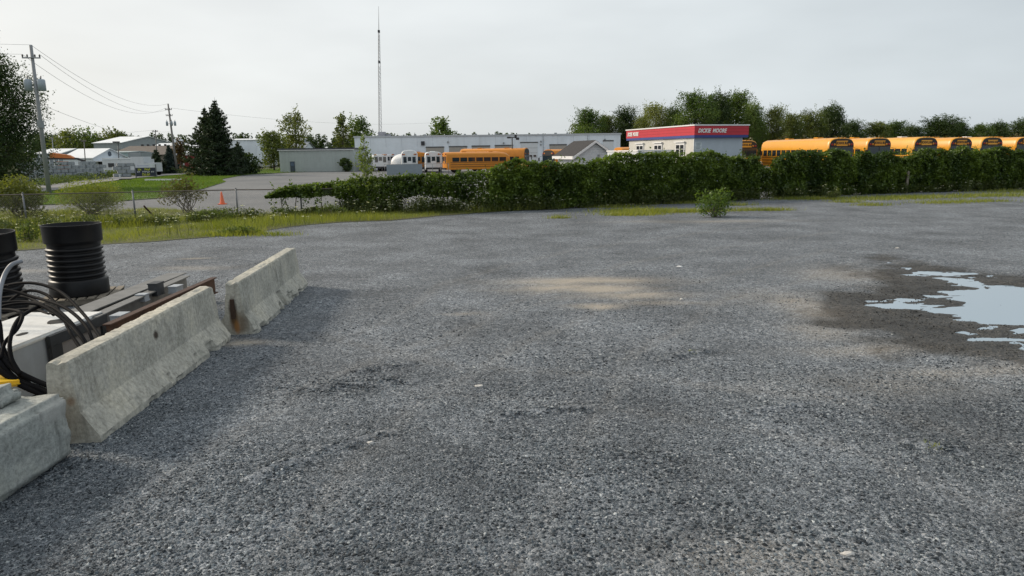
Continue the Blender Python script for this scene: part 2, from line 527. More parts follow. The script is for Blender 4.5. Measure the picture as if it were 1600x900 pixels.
# ------------------------------------------------------------------ ground materials
def gravel_mat(name, stones=False):
    m, nt, b = nodes_of(name)
    L = nt.links.new
    t = N(nt, 'ShaderNodeTexCoord')
    P = t.outputs['Object']
    if stones:
        oi = N(nt, 'ShaderNodeObjectInfo')
        rp = N(nt, 'ShaderNodeValToRGB')
        r_ = rp.color_ramp
        r_.elements[0].position, r_.elements[0].color = 0, (.011, .014, .018, 1)
        r_.elements[1].position, r_.elements[1].color = 1, (.48, .50, .50, 1)
        for p, c in ((.38, (.045, .057, .068, 1)), (.70, (.113, .133, .150, 1)), (.95, (.235, .26, .275, 1))):
            q = r_.elements.new(p)
            q.color = c
        L(oi.outputs['Random'], rp.inputs['Fac'])
        gp = N(nt, 'ShaderNodeNewGeometry')
        n = N(nt, 'ShaderNodeTexNoise', Scale=.55, Detail=7.0, Roughness=.62)
        L(gp.outputs['Position'], n.inputs['Vector'])
        mr = N(nt, 'ShaderNodeMapRange')
        mr.inputs['From Min'].default_value, mr.inputs['From Max'].default_value = .33, .68
        mr.inputs['To Min'].default_value, mr.inputs['To Max'].default_value = .62, 1.22
        L(n.outputs['Fac'], mr.inputs['Value'])
        aw = N(nt, 'ShaderNodeAttribute', attribute_name='wet', attribute_type='INSTANCER')
        mu = N(nt, 'ShaderNodeMix', data_type='RGBA', blend_type='MULTIPLY')
        mu.inputs['Factor'].default_value = 1
        L(rp.outputs['Color'], mu.inputs['A'])
        L(mr.outputs['Result'], mu.inputs['B'])
        mw = N(nt, 'ShaderNodeMix', data_type='RGBA', blend_type='MULTIPLY')
        mw.inputs['B'].default_value = (.42, .37, .31, 1)
        L(aw.outputs['Fac'], mw.inputs['Factor'])
        L(mu.outputs['Result'], mw.inputs['A'])
        L(mw.outputs['Result'], b.inputs['Base Color'])
        b.inputs['Roughness'].default_value = 0.75
        b.inputs['Specular IOR Level'].default_value = 0.3
        return m
    v1 = N(nt, 'ShaderNodeTexVoronoi', Scale=38.0)
    v2 = N(nt, 'ShaderNodeTexVoronoi', Scale=85.0)
    nd = N(nt, 'ShaderNodeTexNoise', Scale=14.0, Detail=3.0)
    L(P, nd.inputs['Vector'])
    for v in (v1, v2):
        L(P, v.inputs['Vector'])
    sx = N(nt, 'ShaderNodeSeparateColor')
    L(v1.outputs['Color'], sx.inputs[0])
    sx2 = N(nt, 'ShaderNodeSeparateColor')
    L(v2.outputs['Color'], sx2.inputs[0])
    av = N(nt, 'ShaderNodeMix', data_type='FLOAT')
    av.inputs['Factor'].default_value = .45
    L(sx.outputs[0], av.inputs['A'])
    L(sx2.outputs[0], av.inputs['B'])
    rp = N(nt, 'ShaderNodeValToRGB')
    r_ = rp.color_ramp
    r_.elements[0].position, r_.elements[0].color = .05, (.034, .038, .043, 1)
    r_.elements[1].position, r_.elements[1].color = 1, (.36, .36, .36, 1)
    for p, c in ((.45, (.112, .126, .143, 1)), (.75, (.200, .217, .236, 1))):
        q = r_.elements.new(p)
        q.color = c
    L(av.outputs['Result'], rp.inputs['Fac'])
    # broad dusty / darker areas
    nb = N(nt, 'ShaderNodeTexNoise', Scale=0.55, Detail=7.0, Roughness=.62)
    L(P, nb.inputs['Vector'])
    mr = N(nt, 'ShaderNodeMapRange')
    mr.inputs['From Min'].default_value, mr.inputs['From Max'].default_value = .33, .68
    mr.inputs['To Min'].default_value, mr.inputs['To Max'].default_value = .66, 1.34
    L(nb.outputs['Fac'], mr.inputs['Value'])
    mu = N(nt, 'ShaderNodeMix', data_type='RGBA', blend_type='MULTIPLY')
    mu.inputs['Factor'].default_value = 1
    L(rp.outputs['Color'], mu.inputs['A'])
    L(mr.outputs['Result'], mu.inputs['B'])
    ng = N(nt, 'ShaderNodeTexNoise', Scale=8.0, Detail=9.0, Roughness=.8)
    L(P, ng.inputs['Vector'])
    mg = N(nt, 'ShaderNodeMapRange')
    mg.inputs['From Min'].default_value, mg.inputs['From Max'].default_value = .32, .68
    mg.inputs['To Min'].default_value, mg.inputs['To Max'].default_value = .55, 1.58
    L(ng.outputs['Fac'], mg.inputs['Value'])
    mu0 = mu
    mu = N(nt, 'ShaderNodeMix', data_type='RGBA', blend_type='MULTIPLY')
    mu.inputs['Factor'].default_value = 1
    L(mu0.outputs['Result'], mu.inputs['A'])
    L(mg.outputs['Result'], mu.inputs['B'])
    # sand and dust
    asd = N(nt, 'ShaderNodeAttribute', attribute_name='sand')
    ns = N(nt, 'ShaderNodeMapRange')
    ns.inputs['From Min'].default_value, ns.inputs['From Max'].default_value = .25, .75
    ns.inputs['To Min'].default_value, ns.inputs['To Max'].default_value = .45, 1.15
    nf = N(nt, 'ShaderNodeTexNoise', Scale=45.0, Detail=3.0)
    L(P, nf.inputs['Vector'])
    L(nf.outputs['Fac'], ns.inputs['Value'])
    mm = N(nt, 'ShaderNodeMath', operation='MULTIPLY', use_clamp=True)
    L(asd.outputs['Fac'], mm.inputs[0])
    L(ns.outputs['Result'], mm.inputs[1])
    m2 = N(nt, 'ShaderNodeMix', data_type='RGBA')
    m2.inputs['B'].default_value = (.42, .37, .30, 1)
    L(mm.outputs[0], m2.inputs['Factor'])
    L(mu.outputs['Result'], m2.inputs['A'])
    # wet ground
    aw = N(nt, 'ShaderNodeAttribute', attribute_name='wet')
    mw = N(nt, 'ShaderNodeMix', data_type='RGBA', blend_type='MULTIPLY')
    mw.inputs['B'].default_value = (.30, .255, .205, 1)
    L(aw.outputs['Fac'], mw.inputs['Factor'])
    L(m2.outputs['Result'], mw.inputs['A'])
    L(mw.outputs['Result'], b.inputs['Base Color'])
    rr = N(nt, 'ShaderNodeMapRange')
    rr.inputs['To Min'].default_value, rr.inputs['To Max'].default_value = .9, .6
    L(aw.outputs['Fac'], rr.inputs['Value'])
    L(rr.outputs['Result'], b.inputs['Roughness'])
    b.inputs['Specular IOR Level'].default_value = .35
    hs = N(nt, 'ShaderNodeMath', operation='MULTIPLY_ADD')
    hs.inputs[1].default_value = -0.6
    L(v1.outputs['Distance'], hs.inputs[0])
    L(sx.outputs[1], hs.inputs[2])
    bp = N(nt, 'ShaderNodeBump', Strength=0.9, Distance=0.018)
    L(hs.outputs[0], bp.inputs['Height'])
    bp2 = N(nt, 'ShaderNodeBump', Strength=0.6, Distance=0.008)
    L(v2.outputs['Distance'], bp2.inputs['Height'])
    L(bp.outputs['Normal'], bp2.inputs['Normal'])
    L(bp2.outputs['Normal'], b.inputs['Normal'])
    return m
def soil_mat(name, ca, cb, cc, s1=.4, s2=6.0, rough=.95):
    m, nt, b = nodes_of(name)
    L = nt.links.new
    t = N(nt, 'ShaderNodeTexCoord')
    n1 = N(nt, 'ShaderNodeTexNoise', Scale=s1, Detail=6.0, Roughness=.6)
    n2 = N(nt, 'ShaderNodeTexNoise', Scale=s2, Detail=5.0, Roughness=.7)
    for n in (n1, n2):
        L(t.outputs['Object'], n.inputs['Vector'])
    r1 = N(nt, 'ShaderNodeValToRGB')
    r1.color_ramp.elements[0].position, r1.color_ramp.elements[0].color = .35, (*ca, 1)
    r1.color_ramp.elements[1].position, r1.color_ramp.elements[1].color = .65, (*cb, 1)
    L(n1.outputs['Fac'], r1.inputs['Fac'])
    r2 = N(nt, 'ShaderNodeMapRange')
    r2.inputs['From Min'].default_value, r2.inputs['From Max'].default_value = .45, .7
    r2.inputs['To Max'].default_value = .7
    L(n2.outputs['Fac'], r2.inputs['Value'])
    mx = N(nt, 'ShaderNodeMix', data_type='RGBA')
    mx.inputs['B'].default_value = (*cc, 1)
    L(r2.outputs['Result'], mx.inputs['Factor'])
    L(r1.outputs['Color'], mx.inputs['A'])
    L(mx.outputs['Result'], b.inputs['Base Color'])
    b.inputs['Roughness'].default_value = rough
    b.inputs['Specular IOR Level'].default_value = .2
    bp = N(nt, 'ShaderNodeBump', Strength=.5, Distance=.03)
    L(n2.outputs['Fac'], bp.inputs['Height'])
    L(bp.outputs['Normal'], b.inputs['Normal'])
    return m
M_YARD = gravel_mat('gravel_bed')
M_STONE = gravel_mat('gravel_stone', True)
M_FIELD = soil_mat('field', (.045, .06, .022), (.09, .10, .04), (.05, .045, .03), .02, .8)
M_LAWN = soil_mat('lawn_soil', (.055, .095, .018), (.10, .145, .03), (.075, .095, .03), .3, 9)
M_VERGE = soil_mat('verge_soil', (.07, .085, .025), (.12, .115, .05), (.10, .095, .075), .7, 7)
M_ASPH = soil_mat('old_asphalt', (.135, .14, .145), (.20, .20, .20), (.11, .115, .12), .12, 3.5, .85)

# ------------------------------------------------------------------ ground sheets
gx = grid_lines([(-1500, -200, 130), (-200, -60, 20), (-60, 90, 2.5), (90, 200, 20), (200, 1500, 130)])
gy = grid_lines([(-60, 0, 20), (0, 110, 2.5), (110, 250, 14), (250, 2200, 150)])
grid_mesh('ground', gx, gy, lambda x, y: terrain(x, y) - .09, M_FIELD)
yx = grid_lines([(-60, -22, 2), (-22, -8, .25), (-8, 15, .085), (15, 22, .3), (22, 75, 2)])
yy = grid_lines([(-12, 2, 1), (2, 16, .085), (16, 30, .2), (30, 60, .5)])
grid_mesh('gravel_yard', yx, yy, yard_z, M_YARD, clampy=lambda x, y: np.minimum(y, fence_y(x) + .3),
          attrs={'sand': lambda x, y: np.clip(a_sand(x, y) + .09 * a_track(x, y), 0, 1), 'wet': a_wet})
lx = grid_lines([(-70, 80, 2)])
ly = grid_lines([(-20, 135, 1.5)])
grid_mesh('parking_lot', lx, ly, lambda x, y: terrain(x, y) - .03, M_ASPH, clampy=lambda x, y: np.maximum(y, fence_y(x) + .3),
          mask=lambda x, y: (y < 134) & (x > -27 - .12 * y))

# puddle: a level sheet of water lying in the hollow of the yard
def water_mat():
    m, nt, b = nodes_of('puddle_water')
    b.inputs['Base Color'].default_value = (.25, .325, .39, 1)
    b.inputs['Roughness'].default_value = .05
    b.inputs['IOR'].default_value = 1.5
    t = N(nt, 'ShaderNodeTexCoord')
    n = N(nt, 'ShaderNodeTexNoise', Scale=9.0, Detail=2.0)
    nt.links.new(t.outputs['Object'], n.inputs['Vector'])
    bp = N(nt, 'ShaderNodeBump', Strength=.03, Distance=.01)
    nt.links.new(n.outputs['Fac'], bp.inputs['Height'])
    nt.links.new(bp.outputs['Normal'], b.inputs['Normal'])
    return m
grid_mesh('puddle_water', np.linspace(5.5, 18, 60), np.linspace(7.5, 19, 60), lambda x, y: np.full(x.shape, -.016), water_mat(),
          mask=lambda x, y: sdf(PUD, x, y) < .75)

# lawns and the grass verge
def sheet(name, poly, off, m, jag=.0, step=.5, seed=0):
    """a polygon sheet with a slightly ragged edge, filled and following the ground"""
    pts = []
    for i in range(len(poly)):
        a, b = Vector((*poly[i], 0)), Vector((*poly[(i + 1) % len(poly)], 0))
        n = max(1, int((b - a).length / step))
        nrm = Vector((-(b - a).y, (b - a).x, 0)).normalized()
        for k in range(n):
            p = a.lerp(b, k / n)
            j = (float(fbm(p.x, p.y, 1.3, seed + 40)) - .5) * 2 * jag
            pts.append(p + nrm * j)
    bm = bmesh.new()
    from mathutils.geometry import delaunay_2d_cdt
    n_ = len(pts)
    dv, _, df, *_r = delaunay_2d_cdt([p.xy for p in pts], [(i, (i + 1) % n_) for i in range(n_)], [list(range(n_))], 1, 1e-4)
    vs = [bm.verts.new((p.x, p.y, tz(p.x, p.y) + off)) for p in dv]
    for f in df:
        bm.faces.new([vs[i] for i in f])
    bm.normal_update()
    bmesh.ops.reverse_faces(bm, faces=[f for f in bm.faces if f.normal.z < 0])
    me = bpy.data.meshes.new(name)
    bm.to_mesh(me)
    bm.free()
    me.materials.append(m)
    link(name, me, None, 'structure')
    return [(p.x, p.y) for p in pts]
VERGE_EDGE = [(-60, 398), (40, 391), (110, 386), (170, 382), (250, 377), (320, 372), (400, 363), (470, 353), (540, 347), (610, 345), (680, 338), (780, 331), (880, 327), (900, 322)]
VERGE = [tuple(onz(*p)[:2]) for p in VERGE_EDGE]
VERGE += [(VERGE[-1][0], float(fence_y(VERGE[-1][0])) + .5)] + [(x, float(fence_y(x)) + .5) for x in (0, -3, -6, -9, -11)]
VERGE += gpoly([(230, 326), (180, 331), (50, 331), (-120, 333)])
sheet('grass_verge', VERGE, .012, M_VERGE, .25, .4, 1)
LAWN = gpoly([(-80, 325), (50, 321), (175, 315), (255, 309), (320, 294), (352, 284), (345, 280), (378, 274), (300, 272), (275, 274), (215, 279), (150, 287), (90, 298), (40, 303), (-80, 310)])
sheet('lawn', LAWN, .01, M_LAWN, .12, .8, 2)
STRIP = gpoly([(300, 271.5), (380, 273.2), (450, 269.6), (560, 266), (557, 263.3), (440, 263.5), (380, 266), (300, 268)])
sheet('grass_strip', STRIP, .016, M_LAWN, .15, 1.2, 3)
ROAD = gpoly([(-60, 304), (44, 301), (90, 296.5), (150, 285.5), (215, 277.5), (275, 273), (330, 269), (330, 266.5), (275, 268.5), (212, 273), (152, 279.5), (90, 286), (44, 288.5), (-60, 291)])
sheet('road', ROAD, .004, mat('road_asphalt', (.20, .20, .20), .85, .2, .4), .05, 1.5, 4)

# ------------------------------------------------------------------ loose gravel: real stones, nobody could count them
BLOCKERS = []
def gravel():
    xs = grid_lines([(-17, -7.5, .4), (-7.5, 9.5, .12), (9.5, 17, .4)])
    ys = grid_lines([(3.2, 11, .12), (11, 25, .25)])
    X, Y = np.meshgrid(xs, ys)
    nx, ny = len(xs), len(ys)
    i = np.arange(nx * ny).reshape(ny, nx)
    F = np.stack([i[:-1, :-1], i[:-1, 1:], i[1:, 1:], i[1:, :-1]], -1).reshape(-1, 4)
    x, y = X.ravel(), Y.ravel()
    z = yard_z(x, y)
    den = 8200 * (1 - sm(5.0, 9.5, y)) + 1000 * (1 - sm(10, 16, y)) * sm(5.0, 9.5, y) + 130 * sm(10, 16, y) * (1 - sm(20, 25, y))
    den = den * (np.abs(x) < 2 + y * .82)
    den = den * (.25 + 1.5 * fbm(x, y, 1.3, 61)) * (1 - .85 * np.clip(a_sand(x, y) * 1.3, 0, 1))
    den = np.where(z < -.04, den * .06, np.where(z < -.018, den * .45, den)) * (1 - .3 * a_wet(x, y)) * (1 - .55 * a_track(x, y))
    o = npmesh('gravel', np.stack([x, y, z], 1), F, M_STONE, kind='stuff', attrs={'den': den, 'big': np.clip(fbm(x, y, 1.1, 71) * 1.15 + .5 * a_ridge(x, y), 0, 1.6), 'wet': a_wet(x, y)})
    g = bpy.data.node_groups.new('scatter_stones', 'GeometryNodeTree')
    g.interface.new_socket('Geometry', in_out='INPUT', socket_type='NodeSocketGeometry')
    g.interface.new_socket('Geometry', in_out='OUTPUT', socket_type='NodeSocketGeometry')
    L = g.links.new
    gi, go = g.nodes.new('NodeGroupInput'), g.nodes.new('NodeGroupOutput')
    dp = g.nodes.new('GeometryNodeDistributePointsOnFaces')
    na = g.nodes.new('GeometryNodeInputNamedAttribute')
    na.data_type = 'FLOAT'
    na.inputs['Name'].default_value = 'den'
    L(gi.outputs[0], dp.inputs['Mesh'])
    L(na.outputs['Attribute'], dp.inputs['Density'])
    join = g.nodes.new('GeometryNodeGeometryToInstance')
    for k in range(6):
        ico = g.nodes.new('GeometryNodeMeshIcoSphere')
        ico.inputs['Radius'].default_value = 1.0
        ico.inputs['Subdivisions'].default_value = 1
        ps = g.nodes.new('GeometryNodeInputPosition')
        wn = g.nodes.new('ShaderNodeTexNoise')
        wn.noise_dimensions = '4D'
        wn.inputs['W'].default_value = 3.7 * k + 1
        wn.inputs['Scale'].default_value = 1.6
        wn.inputs['Detail'].default_value = 2.0
        L(ps.outputs[0], wn.inputs['Vector'])
        s1 = g.nodes.new('ShaderNodeVectorMath')
        s1.operation = 'SUBTRACT'
        s1.inputs[1].default_value = (.5, .5, .5)
        L(wn.outputs['Color'], s1.inputs[0])
        s2 = g.nodes.new('ShaderNodeVectorMath')
        s2.operation = 'SCALE'
        s2.inputs['Scale'].default_value = 2.3
        L(s1.outputs[0], s2.inputs[0])
        sp = g.nodes.new('GeometryNodeSetPosition')
        L(ico.outputs['Mesh'], sp.inputs['Geometry'])
        L(s2.outputs[0], sp.inputs['Offset'])
        # crushed stone: flat facets
        dc = g.nodes.new('GeometryNodeTransform')
        dc.inputs['Scale'].default_value = [(1, .8, .55), (1.2, .7, .5), (.9, .9, .7), (1.3, .8, .4), (1, .65, .65), (1.1, 1, .45)][k]
        L(sp.outputs[0], dc.inputs['Geometry'])
        smo = g.nodes.new('GeometryNodeSetMaterial')
        smo.inputs['Material'].default_value = M_STONE
        L(dc.outputs[0], smo.inputs['Geometry'])
        fl = g.nodes.new('GeometryNodeSetShadeSmooth')
        fl.inputs['Shade Smooth'].default_value = False
        L(smo.outputs[0], fl.inputs['Geometry'])
        L(fl.outputs[0], join.inputs[0])
    ip = g.nodes.new('GeometryNodeInstanceOnPoints')
    L(dp.outputs['Points'], ip.inputs['Points'])
    L(join.outputs[0], ip.inputs['Instance'])
    ip.inputs['Pick Instance'].default_value = True
    rv = g.nodes.new('FunctionNodeRandomValue')
    rv.data_type = 'FLOAT_VECTOR'
    rv.inputs[0].default_value = (-.5, -.5, 0)
    rv.inputs[1].default_value = (.5, .5, 6.28)
    L(rv.outputs[0], ip.inputs['Rotation'])
    r2 = g.nodes.new('FunctionNodeRandomValue')
    r2.data_type = 'FLOAT'
    r2.inputs[2].default_value = 0.0
    r2.inputs[3].default_value = 1.0
    r2.inputs['Seed'].default_value = 9
    pw = g.nodes.new('ShaderNodeMath')
    pw.operation = 'POWER'
    pw.inputs[1].default_value = 8.0
    L(r2.outputs[1], pw.inputs[0])
    nb = g.nodes.new('GeometryNodeInputNamedAttribute')
    nb.data_type = 'FLOAT'
    nb.inputs['Name'].default_value = 'big'
    mb_ = g.nodes.new('ShaderNodeMath')
    mb_.operation = 'MULTIPLY'
    L(pw.outputs[0], mb_.inputs[0])
    L(nb.outputs['Attribute'], mb_.inputs[1])
    mr = g.nodes.new('ShaderNodeMapRange')
    mr.inputs['To Min'].default_value, mr.inputs['To Max'].default_value = .0038, .024
    L(mb_.outputs[0], mr.inputs['Value'])
    L(mr.outputs[0], ip.inputs['Scale'])
    L(ip.outputs[0], go.inputs[0])
    md = o.modifiers.new('scatter', 'NODES')
    md.node_group = g
    return o
gravel()

# ------------------------------------------------------------------ concrete barriers and block
def concrete_mat(name, base, warm=.0, stain=None):
    m, nt, b = nodes_of(name)
    L = nt.links.new
    t = N(nt, 'ShaderNodeTexCoord')
    P = t.outputs['Object']
    n1 = N(nt, 'ShaderNodeTexNoise', Scale=1.7, Detail=8.0, Roughness=.68)
    n2 = N(nt, 'ShaderNodeTexNoise', Scale=22.0, Detail=6.0, Roughness=.7)
    n3 = N(nt, 'ShaderNodeTexVoronoi', Scale=34.0)
    for n in (n1, n2, n3):
        L(P, n.inputs['Vector'])
    r1 = N(nt, 'ShaderNodeValToRGB')
    r1.color_ramp.elements[0].position = .32
    r1.color_ramp.elements[0].color = (base[0] * .66, base[1] * .67, base[2] * .66, 1)
    r1.color_ramp.elements[1].position = .7
    r1.color_ramp.elements[1].color = (base[0] * 1.2, base[1] * 1.17, base[2] * 1.1, 1)
    q = r1.color_ramp.elements.new(.5)
    q.color = (*base, 1)
    L(n1.outputs['Fac'], r1.inputs['Fac'])
    r2 = N(nt, 'ShaderNodeMapRange')
    r2.inputs['From Min'].default_value, r2.inputs['From Max'].default_value = .33, .67
    r2.inputs['To Min'].default_value, r2.inputs['To Max'].default_value = .66, 1.2
    L(n2.outputs['Fac'], r2.inputs['Value'])
    mu = N(nt, 'ShaderNodeMix', data_type='RGBA', blend_type='MULTIPLY')
    mu.inputs['Factor'].default_value = 1
    L(r1.outputs['Color'], mu.inputs['A'])
    L(r2.outputs['Result'], mu.inputs['B'])
    out = mu.outputs['Result']
    mpz = N(nt, 'ShaderNodeMapping')
    mpz.inputs['Scale'].default_value = (9, 9, .9)
    L(P, mpz.inputs['Vector'])
    nd_ = N(nt, 'ShaderNodeTexNoise', Scale=1.0, Detail=6.0, Roughness=.65)
    L(mpz.outputs['Vector'], nd_.inputs['Vector'])
    rd_ = N(nt, 'ShaderNodeMapRange')
    rd_.inputs['From Min'].default_value, rd_.inputs['From Max'].default_value = .5, .72
    rd_.inputs['To Min'].default_value, rd_.inputs['To Max'].default_value = 1.04, .62
    L(nd_.outputs['Fac'], rd_.inputs['Value'])
    mud = N(nt, 'ShaderNodeMix', data_type='RGBA', blend_type='MULTIPLY')
    mud.inputs['Factor'].default_value = 1
    L(out, mud.inputs['A'])
    L(rd_.outputs['Result'], mud.inputs['B'])
    out = mud.outputs['Result']
    # bug holes
    bh = N(nt, 'ShaderNodeMapRange')
    bh.inputs['From Min'].default_value, bh.inputs['From Max'].default_value = .06, .11
    bh.inputs['To Min'].default_value, bh.inputs['To Max'].default_value = .55, 0
    L(n3.outputs['Distance'], bh.inputs['Value'])
    m3 = N(nt, 'ShaderNodeMix', data_type='RGBA')
    m3.inputs['B'].default_value = (.06, .06, .055, 1)
    L(bh.outputs['Result'], m3.inputs['Factor'])
    L(out, m3.inputs['A'])
    out = m3.outputs['Result']
    # pale scrape marks / efflorescence veins
    wv = N(nt, 'ShaderNodeTexNoise', Scale=3.2, Detail=7.0, Roughness=.6, Distortion=1.4)
    L(P, wv.inputs['Vector'])
    ab = N(nt, 'ShaderNodeMath', operation='SUBTRACT')
    ab.inputs[1].default_value = .5
    L(wv.outputs['Fac'], ab.inputs[0])
    ab2 = N(nt, 'ShaderNodeMath', operation='ABSOLUTE')
    L(ab.outputs[0], ab2.inputs[0])
    vm = N(nt, 'ShaderNodeMapRange')
    vm.inputs['From Min'].default_value, vm.inputs['From Max'].default_value = 0, .012
    vm.inputs['To Min'].default_value, vm.inputs['To Max'].default_value = .42, 0
    L(ab2.outputs[0], vm.inputs['Value'])
    m4 = N(nt, 'ShaderNodeMix', data_type='RGBA')
    m4.inputs['B'].default_value = (.46, .45, .42, 1)
    L(vm.outputs['Result'], m4.inputs['Factor'])
    L(out, m4.inputs['A'])
    out = m4.outputs['Result']
    if stain:                                   # rust and dirt spots that stay where they are
        for (p, rx, col, amt) in stain:
            vs = N(nt, 'ShaderNodeVectorMath', operation='SUBTRACT')
            vs.inputs[1].default_value = p
            L(P, vs.inputs[0])
            vd = N(nt, 'ShaderNodeVectorMath', operation='DIVIDE')
            vd.inputs[1].default_value = rx
            L(vs.outputs[0], vd.inputs[0])
            ln = N(nt, 'ShaderNodeVectorMath', operation='LENGTH')
            L(vd.outputs[0], ln.inputs[0])
            sb = N(nt, 'ShaderNodeMath', operation='MULTIPLY_ADD')
            sb.inputs[1].default_value = .9
            sb.inputs[2].default_value = -.45
            L(n1.outputs['Fac'], sb.inputs[0])
            sa = N(nt, 'ShaderNodeMath', operation='ADD')
            L(ln.outputs['Value'], sa.inputs[0])
            L(sb.outputs[0], sa.inputs[1])
            mm = N(nt, 'ShaderNodeMapRange')
            mm.inputs['From Min'].default_value, mm.inputs['From Max'].default_value = .45, 1.0
            mm.inputs['To Min'].default_value, mm.inputs['To Max'].default_value = amt, 0
            L(sa.outputs[0], mm.inputs['Value'])
            m5 = N(nt, 'ShaderNodeMix', data_type='RGBA')
            m5.inputs['B'].default_value = (*col, 1)
            L(mm.outputs['Result'], m5.inputs['Factor'])
            L(out, m5.inputs['A'])
            out = m5.outputs['Result']
    L(out, b.inputs['Base Color'])
    b.inputs['Roughness'].default_value = .88
    b.inputs['Specular IOR Level'].default_value = .25
    hh = N(nt, 'ShaderNodeMath', operation='SUBTRACT')
    L(n2.outputs['Fac'], hh.inputs[0])
    L(bh.outputs['Result'], hh.inputs[1])
    bp = N(nt, 'ShaderNodeBump', Strength=.7, Distance=.012)
    L(hh.outputs[0], bp.inputs['Height'])
    L(bp.outputs['Normal'], b.inputs['Normal'])
    return m
_J = [(.305, 0), (.305, .07), (.150, .31), (.138, .40), (.118, .60), (.098, .785), (.083, .808)]
JERSEY = [(-x, z) for x, z in _J] + [(0, .812)] + [(x, z) for x, z in _J[::-1]]
def barrier(name, label, p0, p1, m, notches, rough, seed):
    """profile swept from p0 (near, foot line centre) to p1, chipped along its foot and corners"""
    p0, p1 = Vector(p0), Vector(p1)
    L = (p1 - p0).length
    rz = math.atan2(-(p1 - p0).x, (p1 - p0).y)
    t = thing(name, label, 'concrete barrier', p0, rz, 'concrete barriers edging the material pile')
    ns = 150
    prof = []
    for a, b in zip(JERSEY[:-1], JERSEY[1:]):
        n = 3
        n = max(1, int(math.hypot(b[0] - a[0], b[1] - a[1]) / .035))
        for k in range(n):
            prof.append((a[0] + (b[0] - a[0]) * k / n, a[1] + (b[1] - a[1]) * k / n))
    prof.append(JERSEY[-1])
    prof = np.array(prof)
    npf = len(prof)
    ys = np.linspace(0, L, ns)
    X = np.tile(prof[:, 0], (ns, 1))
    Z = np.tile(prof[:, 1], (ns, 1))
    Y = np.tile(ys[:, None], (1, npf))
    # weathered edges: shrink near the ends and along the foot
    q = fbm(Y * 1.0 + seed, X * 3 + Z * 2 + seed, .16, seed, 5)
    foot = (Z < .14) & (np.abs(X) > .2)
    chip = np.clip(q - .52, 0, 1) * rough
    X = np.where(foot, X * (1 - 1.1 * chip), X * (1 - .035 * (q - .5)))
    Z = np.where(Z > .78, Z - np.clip(q - .56, 0, 1) * .10, Z)
    X = np.where((Z > .74) & (np.abs(X) > .05), X * (1 - .8 * np.clip(q - .58, 0, 1)), X)
    endd = np.minimum(Y, L - Y)
    X = X * (1 - .055 * np.exp(-endd / .02) * np.clip(q * 3 - 1.1, 0, 2))
    Z = np.where(Z > .6, Z - .03 * np.exp(-endd / .03) * np.clip(q * 3 - 1.1, 0, 2), Z)
    for (y0, w, side, zmax, depth) in notches:                # lifting slots and broken-out pieces of the foot
        k = (1 - sm(w * .6, w, np.abs(Y - y0))) * (1 - sm(zmax * .8, zmax, Z)) * (np.sign(X) == side)
        X = X - side * k * depth * np.clip(np.abs(X) / .3, .2, 1)
        Z = Z + k * .0
    V = np.stack([X, Y, Z], -1).reshape(-1, 3)
    i = np.arange(ns * npf).reshape(ns, npf)
    F = np.stack([i[:-1, :-1], i[:-1, 1:], i[1:, 1:], i[1:, :-1]], -1).reshape(-1, 4)
    me_v = [tuple(v) for v in V]
    mb = MB()
    mb.add(me_v, [tuple(f) for f in F], True)
    mb.f.append(tuple(i[0][::1]))
    mb.s.append(False)
    mb.f.append(tuple(i[-1][::-1]))
    mb.s.append(False)
    o = mb.build('body', m, t)
    o.data.set_sharp_from_angle(angle=R(17))
    return t, L
A0, A1 = onz(159, 692), onz(363, 530)
dA = (A1 - A0).normalized()
nA = Vector((-dA.y, dA.x, 0))
cA0, cA1 = A0 + nA * .305, A1 + nA * .305
LA = (cA1 - cA0).length
mA = concrete_mat('barrier_concrete_sound', (.45, .43, .37),
                  stain=[((.12, LA * .47, .60), (.06, .085, .075), (.045, .03, .022), .95), ((.0, .02, .30), (.22, .05, .34), (.14, .11, .075), .45),
                         ((.08, .0, .42), (.05, .06, .06), (.20, .10, .04), .5)])
barA, LA = barrier('concrete_barrier', 'pale concrete jersey barrier with dark round stain, nearer one beside the cables', cA0, cA1, mA,
                   [(LA * .80, .16, 1, .17, .10), (LA * .30, .12, 1, .06, .03)], .5, 3)
B0, B1 = onz(402, 522), onz(482, 447)
dB = (B1 - B0).normalized()
nB = Vector((-dB.y, dB.x, 0))
cB0, cB1 = B0 + nB * .305, B1 + nB * .305
LB = (cB1 - cB0).length
mB_ = concrete_mat('barrier_concrete_worn', (.43, .415, .36),
                   stain=[((-.02, .0, .33), (.075, .07, .30), (.05, .025, .015), 1.0), ((.05, .0, .18), (.16, .05, .22), (.16, .10, .05), .7), ((.02, .0, .12), (.05, .06, .13), (.30, .13, .03), .7),
                          ((.12, .1, .28), (.08, .16, .30), (.12, .115, .10), .5), ((.12, LB * .55, .6), (.05, .03, .3), (.08, .08, .07), .5)])
barB, LB = barrier('concrete_barrier', 'chipped concrete jersey barrier with rust streak down its end, farther of the two', cB0, cB1, mB_,
                   [(LB * .50, .16, 1, .30, .14), (LB * .42, .10, 1, .13, .10), (LB * .62, .06, 1, .2, .06), (LB * .1, .15, 1, .08, .06), (LB * .80, .13, 1, .09, .05)], .8, 8)
# steel key bracket in the end of the worn barrier
mb = MB()
mb.box((-.02, -.004, .40), (.06, .03, .30))
mb.build('key_slot', mat('dark_rust', (.05, .028, .018), .9, .5, 9), barB)

